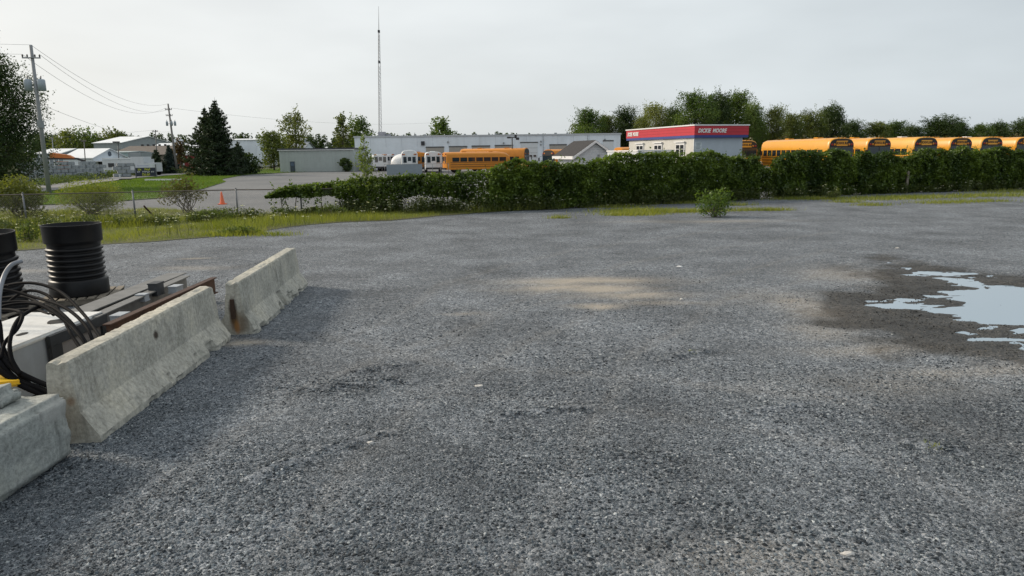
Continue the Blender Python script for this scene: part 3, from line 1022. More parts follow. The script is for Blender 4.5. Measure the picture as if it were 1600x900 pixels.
# interlocking block, its near end outside the frame
q0, q1 = onz(118, 712), onz(0, 793)
dQ = (q1 - q0).normalized()
nQ = Vector((dQ.y, -dQ.x, 0))
if nQ.x > 0:
    nQ = -nQ
rzQ = math.atan2(dQ.y, dQ.x)
blk = thing('concrete_block', 'large rounded concrete block with raised stud on top, beside the end of the barrier', 'concrete block', q0, rzQ)
def rough_block(size, bev, seed, res=.035, dome=None):
    bm = bmesh.new()
    bmesh.ops.create_cube(bm, size=1)
    bmesh.ops.scale(bm, vec=size, verts=bm.verts)
    bmesh.ops.bevel(bm, geom=bm.edges[:], offset=bev, segments=3, affect='EDGES')
    bmesh.ops.subdivide_edges(bm, edges=[e for e in bm.edges if e.calc_length() > bev * 1.5], cuts=14, use_grid_fill=True)
    for v in bm.verts:
        c = v.co
        k = float(fbm(c.x * 1.3 + c.z * .9 + seed, c.y * 1.2 + c.z * 1.7 + seed, .24, seed, 5)) - .5
        v.co += c.normalized() * k * .085
    vs = [tuple(v.co) for v in bm.verts]
    bm.verts.index_update()
    fs = [[v.index for v in f.verts] for f in bm.faces]
    bm.free()
    return vs, fs
BH = .60
side = -1 if (Matrix.Rotation(-rzQ, 3, 'Z') @ nQ).y < 0 else 1
m_blk = concrete_mat('block_concrete', (.33, .345, .325), stain=[((.12, 0, .5), (.3, .3, .12), (.46, .45, .42), .5)])
vs, fs = rough_block((1.8, .62, BH), .05, 5)
mb = MB()
mb.add([(x + .9, y + side * .31, z + BH / 2) for x, y, z in vs], fs, True)
mb.build('block_body', m_blk, blk)
vs, fs = rough_block((.36, .30, .20), .07, 9)
mb = MB()
mb.add([(x + .30, y + side * .42, z + BH + .055) for x, y, z in vs], fs, True)
mb.build('stud', m_blk, blk)

# yellow plastic tub lip showing behind the block
yp = onz(-34, 622, .42)
yt = thing('plastic_bin', 'yellow plastic bin lying behind the concrete block', 'bin', (yp.x - .12, yp.y + .12, -.20), .9)
mb = MB()
mb.bevbox((0, 0, .36), (.50, .42, .70), .06, (0, .15, 0))
mb.build('bin_body', mat('yellow_plastic', (.70, .43, .02), .4, .15), yt)
mb = MB()
mb.bevbox((.06, 0, .725), (.56, .48, .06), .025, (0, .15, 0))
mb.build('rim', MATS['yellow_plastic'], yt)

# ------------------------------------------------------------------ the pile behind the barriers
M_BLACK = mat('black_plastic', (.008, .008, .009), .42, .3, 6, spec=.28)
M_STEEL = mat('mill_steel', (.17, .17, .165), .6, .4, 5, metal=.15, streak=.45)
M_STEELD = mat('dark_steel', (.045, .05, .055), .6, .35, 5, metal=.3)
M_RUST = mat('rusty_steel', (.058, .027, .017), .85, .5, 7, bump=.3, bscale=40)
M_WOOD = mat('weathered_wood', (.22, .19, .15), .9, .4, 8, bump=.3)
def drum(label, px, py, rot, lean, Zp):
    p = onz(px, py, Zp)
    t = thing('corrugated_pipe', label, 'pipe', (p.x, p.y, Zp), rot, 'black corrugated pipe sections standing on pallets')
    t.rotation_euler = (lean[0], lean[1], rot)
    prof = [(.46, 0), (.492, .01), (.495, .05), (.492, .27), (.475, .30), (.435, .315)]
    z = .335
    for k in range(6):
        prof += [(.435, z), (.462, z + .012), (.472, z + .032), (.472, z + .044), (.462, z + .062), (.435, z + .074)]
        z += .098
    prof += [(.435, z + .02), (.44, z + .05), (.478, z + .075), (.482, z + .10), (.487, z + .36), (.492, z + .37), (.492, z + .40), (.476, z + .40), (.470, z + .33), (.42, z + .25), (.41, .02)]
    mb = MB()
    mb.lathe(prof, 56)
    o = mb.build('pipe_wall', M_BLACK, t, fix=True)
    o.data.set_sharp_from_angle(angle=R(50))
    mb = MB()
    mb.lathe([(.43, z + .30), (.43, z + .33), (.0, z + .33)], 40)
    mb.build('inner_lid', M_BLACK, t)
    return t, p
def pallet(label, p, rz):
    t = thing('wooden_pallet', label, 'pallet', (p.x, p.y, 0), rz, 'wooden pallets under the black pipes')
    w = .115
    for k in range(8):
        mb = MB()
        mb.box((-.55 + k * .157, 0, .118), (w, 1.2, .02))
        o = mb.build('deck_board', M_WOOD, t)
        o.rotation_euler = (0, 0, random.uniform(-.012, .012))
    for yb in (-.55, 0, .55):
        mb = MB()
        mb.box((0, yb, .063), (1.2, .05, .088))
        mb.build('stringer', M_WOOD, t)
    for xb in (-.5, 0, .5):
        mb = MB()
        mb.box((xb, 0, .010), (.1, 1.2, .018))
        mb.build('bottom_board', M_WOOD, t)
    return t
d1, pd1 = drum('black corrugated pipe standing upright on a pallet, whole in view beside the beams', 126, 458, .3, (0, 0), .13)
pallet('weathered pallet under the fully visible black pipe', pd1 + Vector((.06, -.02, 0)), .35)
d2, pd2 = drum('black corrugated pipe cut off by the picture edge, leaning behind the grey conduit', -8, 484, 1.1, (.02, -.045), .13)
pallet('weathered pallet under the black pipe at the picture edge', pd2 + Vector((-.1, 0, 0)), .1)
# flat black corrugated rings stacked by the first pipe
# white painted steel box with holes in its lid
f0, f1 = onz(8, 545, .66), onz(158, 487, .66)
dW = (f1 - f0).normalized()
rzW = math.atan2(-dW.x, dW.y)
LW = (f1 - f0).length
wbx = thing('steel_box', 'long white topped steel box with black holes, under the cable coils', 'steel box', (f0.x, f0.y, 0), rzW)
M_WHITE = mat('white_paint', (.70, .70, .68), .5, .12, 3, streak=.25)
M_GREY_PAINT_SHADE = mat('grey_paint_and_shade', (.36, .39, .42), .55, .15, 3, streak=.2)  # blue-grey paints in shade on the white box body; plain grey on offcuts
WB = .95
mb = MB()
mb.box((-WB / 2, LW / 2, .31), (WB, LW, .58))
mb.build('box_body', M_GREY_PAINT_SHADE, wbx)
mb = MB()
mb.bevbox((-WB / 2, LW / 2, .63), (WB + .05, LW + .06, .06), .02)
mb.build('lid', M_WHITE, wbx)
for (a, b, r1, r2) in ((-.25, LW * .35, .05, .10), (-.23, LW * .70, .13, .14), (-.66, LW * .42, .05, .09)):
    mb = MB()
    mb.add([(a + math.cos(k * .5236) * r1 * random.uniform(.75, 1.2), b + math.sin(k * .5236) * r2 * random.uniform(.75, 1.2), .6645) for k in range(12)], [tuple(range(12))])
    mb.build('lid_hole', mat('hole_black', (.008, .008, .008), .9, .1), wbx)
mb = MB()
for (y0, y1, z0, z1) in ((LW * .35, LW * 1.0, .50, .63), (LW * .35, LW * .46, .02, .50), (LW * .93, LW * 1.0, .02, .50)):
    mb.box((.045, (y0 + y1) / 2, (z0 + z1) / 2), (.05, y1 - y0, z1 - z0 - .002))
mb.build('door_frame', M_STEELD, wbx)
mb = MB()
mb.box((.030, LW * .695, .26), (.02, LW * .47 - .01, .47))
mb.build('door_panel', mat('dusty_panel', (.27, .25, .235), .8, .2), wbx)

def ibeam(name, label, a, b, w, h, m, group=None, tf=.018, cat='steel beam', roll=0.0):
    """I-section from a to b; a,b at the middle of the top flange"""
    a, b = Vector(a), Vector(b)
    L = (b - a).length
    d = (b - a).normalized()
    t = thing(name, label, cat, a, 0, group)
    t.rotation_euler = (math.asin(d.z), roll, math.atan2(-d.x, d.y))
    for nm, c, s in (('top_flange', (0, L / 2, -tf / 2), (w, L, tf)), ('web', (0, L / 2, -h / 2), (tf, L - .002, h - 2 * tf)), ('bottom_flange', (0, L / 2, -h + tf / 2), (w, L, tf))):
        mb = MB()
        mb.bevbox(c, s, .003)
        mb.build(nm, m, t)
    return t
gB = 'steel beams stacked behind the barriers'
ibeam('steel_beam', 'wide grey steel beam lying flat, farthest left in the stack', onz(119, 488, .62), onz(277, 426, .62), .34, .28, M_STEEL, gB)
ibeam('steel_beam', 'grey steel beam between the wide grey beam and the rusty one', onz(141, 496, .64), onz(290, 430.5, .64), .16, .34, M_STEEL, gB)
ra, rb = onz(166, 507, .70), onz(334, 433, .72)
ibeam('steel_beam', 'rust brown steel channel lying against the barrier', ra, rb, .10, .26, M_RUST, gB)
for (px, py, lab, rz, sx) in ((244, 450, 'short dark steel offcut lying across the beams near their far end', .35, .34), (222, 459, 'flat dark offcut plate tucked between the beams at mid length', .35, .2),
                              (187, 490, 'short grey offcut leaning between the beams at their near end', .35, .34), (274, 446, 'small pale steel offcut at the far end of the beams', .3, .3)):
    p = onz(px, py, .66)
    t = thing('steel_offcut', lab, 'steel offcut', (p.x, p.y, .55), rz - .35, 'steel offcuts wedged between the beams')
    mm = {244: M_STEELD, 222: M_GREY_PAINT_SHADE, 187: M_GREY_PAINT_SHADE, 274: M_GREY_PAINT_SHADE}[px]
    h = .20 if px == 244 else .11
    for nm, c, s in (('top_plate', (0, 0, h - .008), (.15, sx * .7, .016)), ('web', (0, 0, h / 2), (.13, sx * .7 - .01, h - .034)), ('bottom_plate', (0, 0, .008), (.15, sx * .7, .016))):
        mb = MB()
        mb.box(c, s)
        mb.build(nm, mm, t)
for k, (px, py) in enumerate(((300, 452), (215, 500))):
    p = onz(px, py, .2)
    t = thing('timber_block', ['timber bearer under the far ends of the beams', 'timber bearer under the near ends of the beams'][k], 'timber', (p.x - .35, p.y, 0), -.35, 'timber bearers under the beams')
    mb = MB()
    mb.bevbox((0, 0, .13), (1.5, .2, .26), .01)
    mb.build('timber', M_WOOD, t)
def smooth_path(pts, n=10):
    pts = [Vector(p) for p in pts]
    P = [pts[0] * 2 - pts[1]] + pts + [pts[-1] * 2 - pts[-2]]
    out = []
    for i in range(1, len(P) - 2):
        for k in range(n):
            t = k / n
            a, b, c, d = P[i - 1:i + 3]
            out.append(.5 * ((2 * b) + (c - a) * t + (2 * a - 5 * b + 4 * c - d) * t * t + (3 * b - a - 3 * c + d) * t ** 3))
    out.append(pts[-1])
    return out
def cable(name, label, spec, r, m, cat='cable', group='black cables coiled over the white box'):
    pts = [aty(px, py, Y) for px, py, Y in spec]
    mb = MB()
    mb.tube(smooth_path(pts, 9), r, 8)
    return tag(mb.build(name, m), label, cat, group)
M_CBL = mat('cable_rubber', (.006, .006, .007), .72, .2, 8, spec=.06)
cable('cable', 'black cable arching highest, from the picture edge down behind the near barrier', [(-60, 475, 8.3), (-10, 452, 8.3), (45, 442, 8.2), (92, 455, 8.0), (128, 488, 7.6), (152, 520, 7.2), (163, 540, 6.9)], .019, M_CBL)
cable('cable', 'black cable arching just below the highest one', [(-50, 460, 8.0), (0, 452, 8.0), (52, 464, 7.9), (100, 480, 7.6), (133, 508, 7.3), (148, 540, 7.0)], .019, M_CBL)
cable('cable', 'black cable running low and flat before dropping behind the barrier', [(-60, 482, 7.6), (0, 474, 7.6), (45, 472, 7.6), (85, 482, 7.4), (118, 512, 7.1), (140, 545, 6.85)], .020, M_CBL)
cable('cable', 'black cable dipping past the dark door frame of the white box', [(-40, 500, 7.3), (8, 478, 7.4), (60, 476, 7.4), (100, 500, 7.15), (125, 525, 6.9), (142, 552, 6.75)], .018, M_CBL)
cable('cable', 'dark cable looping forward over the white lid', [(70, 476, 7.5), (50, 484, 7.3), (28, 500, 7.0), (16, 530, 6.75), (18, 560, 6.6), (32, 585, 6.5)], .021, M_CBL)
cable('cable', 'thick black cable sweeping down the front of the white box to the block', [(-30, 500, 6.9), (-4, 545, 6.7), (20, 575, 6.55), (50, 592, 6.5), (84, 606, 6.45)], .026, M_CBL)
cable('cable', 'black cable sweeping below the thick one towards the barrier foot', [(-40, 520, 6.7), (-6, 560, 6.6), (25, 592, 6.5), (60, 606, 6.45), (86, 618, 6.4)], .026, M_CBL)
cable('cable', 'lowest black cable hugging the ground behind the concrete block', [(-40, 560, 6.55), (0, 580, 6.5), (35, 603, 6.45), (70, 618, 6.42), (90, 630, 6.4)], .028, M_CBL)
cable('cable', 'black cable lying flat behind the white box, nearest the pallet', [(-60, 488, 9.2), (0, 487, 9.1), (50, 483, 9.0), (78, 492, 8.7)], .020, M_CBL)
cable('cable', 'black cable crossing flat just above the white lid', [(-60, 470, 8.8), (0, 466, 8.8), (40, 464, 8.7), (70, 480, 8.4), (84, 492, 8.2)], .020, M_CBL)
cable('cable', 'black cable in a wide loop rising behind the white lid', [(-50, 495, 8.0), (0, 480, 8.0), (40, 455, 8.1), (75, 462, 8.0), (95, 490, 7.7), (110, 520, 7.3), (128, 548, 6.95)], .018, M_CBL)
cable('cable', 'black cable folding back on itself over the lid near the picture edge', [(-30, 488, 7.4), (10, 484, 7.3), (34, 490, 7.1), (28, 512, 6.9), (8, 535, 6.75), (2, 560, 6.6)], .019, M_CBL)
cable('cable', 'black cable crossing diagonally behind the yellow bin', [(-30, 530, 6.8), (0, 570, 6.65), (24, 598, 6.55), (58, 612, 6.5)], .024, M_CBL)
cable('cable', 'steep black cable dropping from the loops to the ground by the bin', [(-20, 470, 7.3), (-2, 500, 7.0), (4, 540, 6.8), (22, 575, 6.62), (46, 600, 6.52)], .022, M_CBL)
cable('conduit', 'grey conduit bending up from the cables in front of the leaning black pipe', [(34, 408, 7.6), (18, 414, 7.5), (6, 432, 7.4), (-1, 460, 7.2), (-2, 500, 7.0), (0, 540, 6.8), (12, 570, 6.65)], .024, mat('grey_conduit', (.20, .215, .24), .45, .15, 5), 'conduit', 'conduits in the pile')

# ------------------------------------------------------------------ grass and wild flowers (nobody could count the blades)
def blades(P, h, w, r, lean=.5, zoff=None):
    n = len(P)
    a = r.uniform(0, 2 * math.pi, n)
    hh = h * r.uniform(.45, 1.25, n)
    lx, ly = np.cos(a) * hh * lean * r.uniform(0, 1, n), np.sin(a) * hh * lean * r.uniform(0, 1, n)
    b = r.uniform(0, 2 * math.pi, n)
    wx, wy = np.cos(b) * w / 2, np.sin(b) * w / 2
    A = P + np.stack([wx, wy, 0 * wx], 1)
    B = P - np.stack([wx, wy, 0 * wx], 1)
    T = P + np.stack([lx, ly, hh], 1)
    V = np.stack([A, B, T], 1).reshape(-1, 3)
    return V, np.arange(3 * n).reshape(n, 3)
def fill(poly, n, r, inset=0.0, den=None):
    P = np.array(poly)
    lo, hi = P.min(0), P.max(0)
    out = []
    while sum(len(o) for o in out) < n:
        q = r.uniform(lo, hi, (n * 2, 2))
        s = sdf(poly, q[:, 0], q[:, 1])
        k = s < -inset + .25 * (r.random(len(q)) - .4)
        if den is not None:
            k &= r.random(len(q)) < den(q[:, 0], q[:, 1])
        out.append(q[k])
        if sum(len(o) for o in out) == 0:
            break
    q = np.concatenate(out)[:n]
    return q
M_GR = leafmat('grass_blade', (.095, .138, .02), (.26, .27, .055), .46)
M_GRL = leafmat('lawn_blade', (.06, .12, .014), (.125, .19, .03), .4)
r1 = np.random.default_rng(31)
q = fill(VERGE, 52000, r1, 0, lambda x, y: np.clip(fbm(x, y, 1.4, 81) * 1.9 - .25, .12, 1))
z = np.full(len(q), .03)
V, F = blades(np.column_stack([q, z]), 1.0, .028, r1, .55)
hs = np.repeat(.10 + .20 * sm(.35, .7, fbm(q[:, 0], q[:, 1], 2.2, 82)) + .22 * np.exp(-((q[:, 1] - fence_y(q[:, 0])) / .8) ** 2), 3)
V[:, 2] = .03 + (V[:, 2] - .03) * hs
cxy = np.repeat(q, 3, 0)
V[:, :2] = cxy + (V[:, :2] - cxy) * np.clip(hs[:, None] * 1.6, .35, 1)
npmesh('verge_grass', V, F, M_GR, kind='stuff', tint=np.clip(fbm(q[:, 0], q[:, 1], 1.6, 83) * .8 + r1.normal(0, .18, len(q)), 0, 1))
q = fill(LAWN, 30000, r1)
V, F = blades(np.column_stack([q, np.full(len(q), .01)]), .13, .06, r1, .5)
q2 = fill(STRIP, 5000, r1)
V2, F2 = blades(np.column_stack([q2, np.full(len(q2), .01)]), .16, .09, r1, .5)
npmesh('lawn_grass', np.vstack([V, V2]), np.vstack([F, F2 + len(V)]), M_GRL, kind='stuff',
       tint=np.clip(np.concatenate([fbm(q[:, 0], q[:, 1], 3, 84), fbm(q2[:, 0], q2[:, 1], 3, 84)]) + r1.normal(0, .2, len(q) + len(q2)), 0, 1))
# thin grass patches growing in the gravel
PATCH = [(1000, 331, 2.0, .8, 2600), (985, 336, 1.3, .35, 900), (1080, 331, 1.8, .35, 1200), (960, 324, 1.8, .3, 700), (1060, 318, 2.5, .3, 900), (1170, 329, 1.4, .22, 500), (1210, 329, .9, .18, 300), (1150, 321, 1.0, .25, 300),
         (875, 341, .5, .18, 180), (1270, 311, 2.4, .5, 1500), (1325, 316, .8, .3, 300), (1365, 321, .9, .3, 300), (1420, 309, 3.4, .8, 2300), (1470, 317, 1.6, .5, 500), (1530, 315, 1.8, .4, 500), (1550, 306, 3.0, .8, 1500), (1590, 300, 3.0, 1.2, 1200),
         (360, 367, 1.0, .35, 900), (400, 366, .6, .2, 300), (1455, 700, .07, .05, 30), (1080, 553, .05, .04, 14), (430, 368, .9, .25, 200), (1370, 312, 3, .6, 700)]
VV, FF, TT, off = [], [], [], 0
for px, py, rx, ry, n in PATCH:
    c = onz(px, py)
    a = r1.normal(0, .5, (n, 2)) * (rx, ry * 1.6) + (c.x, c.y)
    small = rx < .1
    V, F = blades(np.column_stack([a, yard_z(a[:, 0], a[:, 1])]), .035 if small else .17, .006 if small else .024, r1, .8)
    VV.append(V)
    FF.append(F + off)
    off += len(V)
    TT.append(np.clip(fbm(a[:, 0], a[:, 1], .8, 85) + r1.normal(0, .2, n), 0, 1))
npmesh('gravel_grass', np.vstack(VV), np.vstack(FF), M_GR, kind='stuff', tint=np.concatenate(TT))
# white umbels on thin stems
r2 = np.random.default_rng(44)
fl = []
for px, py, sx, sy, n in ((40, 365, 1.6, .8, 60), (60, 350, 2, .8, 40), (150, 352, 2.5, .6, 40), (240, 352, 2, .5, 45), (270, 362, .8, .3, 30), (330, 345, 2, .5, 30), (420, 345, 1.5, .5, 60), (480, 345, 1.6, .4, 25), (560, 335, 1.6, .4, 40),
                          (600, 328, 1.5, .4, 40), (670, 326, .9, .5, 80), (690, 322, .9, .4, 40), (760, 325, 1.5, .3, 18), (820, 322, 1.2, .3, 15), (1300, 303, .8, .4, 18), (1330, 300, 1.4, .3, 22), (1430, 296, 2, .3, 26), (1520, 292, 1.0, .3, 24), (1250, 305, 1.5, .3, 12), (900, 322, 1.2, .3, 10)):
    c = onz(px, py + 8)
    n = int(n * .45)
    a = r2.normal(0, .5, (n, 2)) * (sx, sy) + (c.x, c.y)
    fl.append(np.column_stack([a, np.full(n, .03)]))
fl = np.vstack(fl)
hh = r2.uniform(.3, .75, len(fl))
tops = fl + np.column_stack([r2.normal(0, .06, (len(fl), 2)), hh])
mb = MB()
for a, b in zip(fl, tops):
    mb.tube([a, b], .006, 3, False)
mb.build('flower_stems', leafmat('stem_green', (.05, .075, .02), (.09, .11, .03), .1), kind='stuff', fix=False)
Vf = []
for b in tops:
    rad = r2.uniform(.02, .05)
    k = r2.normal(0, 1, (9, 3)) * (rad, rad, rad * .25) + b
    Vf.append(k)
V, F = leafquads(np.vstack(Vf), .035, r2, 1.5, .9)
npmesh('wildflowers', V, F, leafmat('umbel_white', (.55, .56, .45), (.78, .78, .70), .3), kind='stuff', tint=r2.random(len(F)))

# ------------------------------------------------------------------ fence
M_GALV = mat('galvanised', (.20, .21, .22), .55, .25, 6, metal=.5)
def fence():
    t = thing('chain_link_fence', 'grey chain link fence with round posts and rusty rail, along the grass verge', 'fence', (0, 0, 0))
    posts = [onz(42, 347), onz(372, 337)]
    d = (posts[1] - posts[0]) / 2
    xs = [posts[0] - d, posts[0], posts[0] + d, posts[1]]
    pts = [(p.x, p.y) for p in xs]
    x = posts[1].x + 3.0
    while x < 34:
        pts.append((x, float(fence_y(x))))
        x += 2.9
    for p in pts:
        mb = MB()
        mb.tube([(p[0], p[1], -.05), (p[0], p[1], 1.22)], .036, 8)
        mb.tube([(p[0], p[1], 1.22), (p[0], p[1], 1.27)], [.045, .012], 8)
        mb.build('post', M_GALV, t)
    mb = MB()
    mb.tube([(p[0], p[1], 1.17) for p in pts], .024, 6)
    mb.build('top_rail', mat('rusty_rail', (.12, .10, .085), .7, .4, 3), t)
    mb = MB()
    mb.tube([(p[0], p[1], .06) for p in pts], .006, 4)
    mb.build('tension_wire', M_GALV, t)
    mb = MB()
    for a, b in zip(pts[:5], pts[1:6]):
        a, b = Vector((*a, 0)), Vector((*b, 0))
        L = (b - a).length
        d = (b - a) / L
        st = .085
        for k in range(-int(1.1 / st), int(L / st) + 1):
            for sgn in (0, 1):
                s0, s1 = k * st, k * st + 1.1
                z0, z1 = (.06, 1.16) if sgn else (1.16, .06)
                u0, u1 = max(s0, 0), min(s1, L)
                if u1 <= u0:
                    continue
                za, zb = z0 + (z1 - z0) * (u0 - s0) / 1.1, z0 + (z1 - z0) * (u1 - s0) / 1.1
                mb.tube([a + d * u0 + Vector((0, 0, za)), a + d * u1 + Vector((0, 0, zb))], .0022, 3, False)
    mb.build('wire_mesh', M_GALV, t, 'stuff', fix=False)
    return pts
FPOSTS = fence()
# broken leaning rail by the fence
a, b = onz(225, 322, .75), onz(243, 341, .1)
mb = MB()
mb.tube([a, b], .035, 6)
tag(mb.build('fallen_post', M_RUST), 'rusty fallen fence post leaning in the verge weeds', 'post')

# ------------------------------------------------------------------ foliage builders
def stems(mb, base, tips, r0, r1_, r, bend=.15):
    for tp in tips:
        mid = (np.array(base) + np.array(tp)) / 2 + r.normal(0, bend, 3) * np.linalg.norm(np.array(tp) - np.array(base)) * .35
        mb.tube([base, mid, tp], [r0, (r0 + r1_) / 2, r1_], 5, False)
def shrub(name, label, cat, loc, w, d, h, n, leaf, m, seed, nst=9, z0=.15, group=None, asp=.5, spiky=False, msk=None, mst=None):
    r = np.random.default_rng(seed)
    t = thing(name, label, cat, loc, 0, group)
    cl = []
    tips = []
    for k in range(max(16, int(n / 200))):
        a = r.uniform(0, 2 * math.pi)
        q = math.sqrt(r.random()) * .8
        hz = h * (z0 + (1 - z0) * r.uniform(.15, .95)) * (1 - .35 * q)
        c = (math.cos(a) * q * w / 2, math.sin(a) * q * d / 2, hz)
        s = r.uniform(.24, .42)
        cl.append((*c, s * w * .6, s * d * .6, s * h * (1.0 if spiky else .75)))
        tips.append(c)
    P, k = blobs(cl, n, r, .2)
    P = P[P[:, 2] > .02]
    V, F = leafquads(P, leaf, r, .2, asp)
    kk = np.clip(.5 + r.normal(0, .22, len(P)) + (P[:, 2] / h - .6) * .3, 0, 1)
    npmesh('foliage', V, F, m, t, tint=kk)
    mb = MB()
    for tp in tips[:nst * 2]:
        b = (r.normal(0, .05) * w, r.normal(0, .05) * d, -.02)
        stems(mb, b, [tp], .014 + .006 * h, .006, r)
    mb.build('stems', mst or mat('twig', (.09, .075, .055), .9, .3, 9), t, 'stuff', fix=False)
    return t
M_HEDGE = leafmat('vine_leaf', (.034, .064, .012), (.165, .235, .038), .4)
M_BUSH = leafmat('bush_leaf', (.05, .085, .018), (.12, .155, .035), .4)
M_WILLOW = leafmat('willow_leaf', (.085, .115, .02), (.21, .235, .05), .48)
M_DARK = leafmat('dark_leaf', (.020, .038, .012), (.05, .075, .022), .25)
M_BARK = mat('bark', (.085, .072, .058), .95, .4, 5, bump=.5, bscale=12)
M_PALEBARK = mat('pale_bark', (.24, .23, .20), .9, .4, 4, bump=.3, bscale=12)

def hedge(label, xa, xb, top, bot, depth, dens, seed, leaf=.108, ragged=.20, core_=.65):
    """climbing vine grown over the fence, from x = xa to xb; top(x), bot(x) heights"""
    r = np.random.default_rng(seed)
    cx = (xa + xb) / 2
    t = thing('vine_hedge', label, 'hedge', (cx, float(fence_y(cx)), 0), 0, 'vines grown over the fence')
    n = int((xb - xa) * dens * 3.6)
    x = r.uniform(xa, xb, n)
    bump = fbm(x, x * 0 + seed, .9, seed, 4)
    tp = top(x) * (1 + ragged * (bump - .5) * 2.2)
    bt = bot(x) + .35 * (fbm(x, x * 0 + 9, .7, seed + 3) - .5) * (bot(x) > .06)
    # mostly on the two faces and the top of the mass, bulging in lumps
    f = r.random(n)
    zz = bt + (tp - bt) * r.beta(1.15, .95, n)
    lump = (fbm(x, zz, .6, seed + 5, 4) - .45) * .95
    prof = np.sqrt(np.clip(1 - ((zz - (bt + tp) / 2) / ((tp - bt) / 2 + .05)) ** 4, .05, 1))
    yy = np.where(f < .58, -1, np.where(f < .78, 1, r.uniform(-1, 1, n))) * (depth / 2 * prof + lump) + r.normal(0, .05, n)
    topm = r.random(n) < .16
    zz = np.where(topm, tp + np.abs(r.normal(0, .06, n)), zz)
    yy = np.where(topm, r.uniform(-.5, .5, n) * depth, yy)
    # sprigs sticking out of the top
    y = fence_y(x) + yy
    P = np.column_stack([x - cx, y - float(fence_y(cx)), zz])
    P = P[P[:, 2] > .03]
    sp = []
    for k in range(int((xb - xa) * 9)):
        xs_ = r.uniform(xa, xb)
        tpx = float(top(xs_))
        m_ = 10
        q = np.linspace(0, 1, m_)[:, None]
        d = np.array([r.normal(0, .25), r.normal(0, .18), abs(r.normal(.08, .16))])
        sp.append(np.array([xs_ - cx, float(fence_y(xs_)) - float(fence_y(cx)) + r.normal(0, depth * .3), tpx]) + q * d + r.normal(0, .03, (m_, 3)))
        # shoots hanging down the near face
    for k in range(int((xb - xa) * 7)):
        xs_ = r.uniform(xa, xb)
        z1 = float(top(xs_)) * r.uniform(.55, 1.0)
        q = np.linspace(0, 1, 12)[:, None]
        y1 = float(fence_y(xs_)) - float(fence_y(cx)) - depth * .5 - r.uniform(.05, .3)
        sp.append(np.array([xs_ - cx, y1, z1]) + q * np.array([r.normal(0, .2), -.08, -r.uniform(.25, .8)]) + r.normal(0, .035, (12, 3)))
    P = np.vstack([P] + sp)
    # the dense inside of the mass
    ni = int((xb - xa) * dens * core_)
    xi = r.uniform(xa, xb, ni)
    ti, bi = top(xi) * .97, bot(xi) + .02
    zi = bi + (ti - bi) * r.beta(1.1, 1.1, ni) * .96
    core = np.column_stack([xi - cx, fence_y(xi) - float(fence_y(cx)) + r.uniform(-.36, .36, ni) * depth, zi])
    nP = len(P)
    P = np.vstack([P, core])
    V, F = leafquads(P, leaf, r, .35, .75)
    V2 = V.reshape(-1, 4, 3)
    V2[nP:] = P[nP:, None, :] + (V2[nP:] - P[nP:, None, :]) * 2.6
    V = V2.reshape(-1, 3)
    tint = np.clip(.45 + r.normal(0, .22, len(P)) + 1.5 * (fbm(P[:, 0], P[:, 2] * .7, .9, seed + 9) - .5), 0, 1)
    npmesh('foliage', V, F, M_HEDGE, t, tint=tint)
    mb = MB()
    for k in range(int((xb - xa) * 1.6)):
        x0 = r.uniform(xa, xb)
        y0 = float(fence_y(x0)) - float(fence_y(cx))
        x1 = x0 + r.normal(0, .25)
        mb.tube([(x0 - cx, y0 + r.normal(0, .08), -.03), ((x0 + x1) / 2 - cx, y0 + r.normal(0, .1), .5), (x1 - cx, y0 + r.normal(0, .12), float(top(x0)) * .85)], [.03, .02, .01], 5, False)
    mb.build('stems', M_BARK, t, 'stuff', fix=False)
    return t
hx = lambda px: atx(px, float(fence_y((px - 800) / FPX * 31)))
XA, XB, XC, XD, XE = atx(406, 29.5), atx(762, 30.4), atx(1192, 37.4), atx(1212, 38.2), atx(1640, 46)
topL = lambda x: np.interp(x, [XA, XA + .5, XA + 2, atx(600, 30), XB], [1.0, 1.22, 1.35, 1.52, 1.75])
botL = lambda x: np.interp(x, [XA, XA + 2.4, atx(530, 30), atx(560, 30), atx(640, 30), atx(700, 30), XB], [.90, .85, .62, .15, .80, .62, .05])
hedge('low flat topped vine on the fence with gaps beneath, left of the white buses', XA, XB, topL, botL, .55, 560, 51, .11, .15, .12)
topM = lambda x: np.interp(x, [XB, atx(800, 30.5), atx(900, 32), atx(1000, 33), atx(1060, 34), atx(1100, 35), XC], [1.78, 2.0, 2.12, 2.28, 2.42, 2.35, 2.25])
botM = lambda x: np.full(np.shape(x), .05)
hedge('tall dark vine hedge on the fence in front of the shed and red office', XB, XC, topM, botM, .85, 980, 52)
hedge('thin browning stretch of vine between the two tall hedges', XC, XD, lambda x: np.full(np.shape(x), 1.6), lambda x: np.full(np.shape(x), .35), .5, 300, 53, .11)
topR = lambda x: np.interp(x, [XD, atx(1260, 39), atx(1300, 41), atx(1400, 42), XE], [2.15, 2.4, 2.3, 2.3, 2.38])
hedge('long dark vine hedge on the fence in front of the yellow school buses', XD, XE, topR, botM, .9, 900, 54, .115)

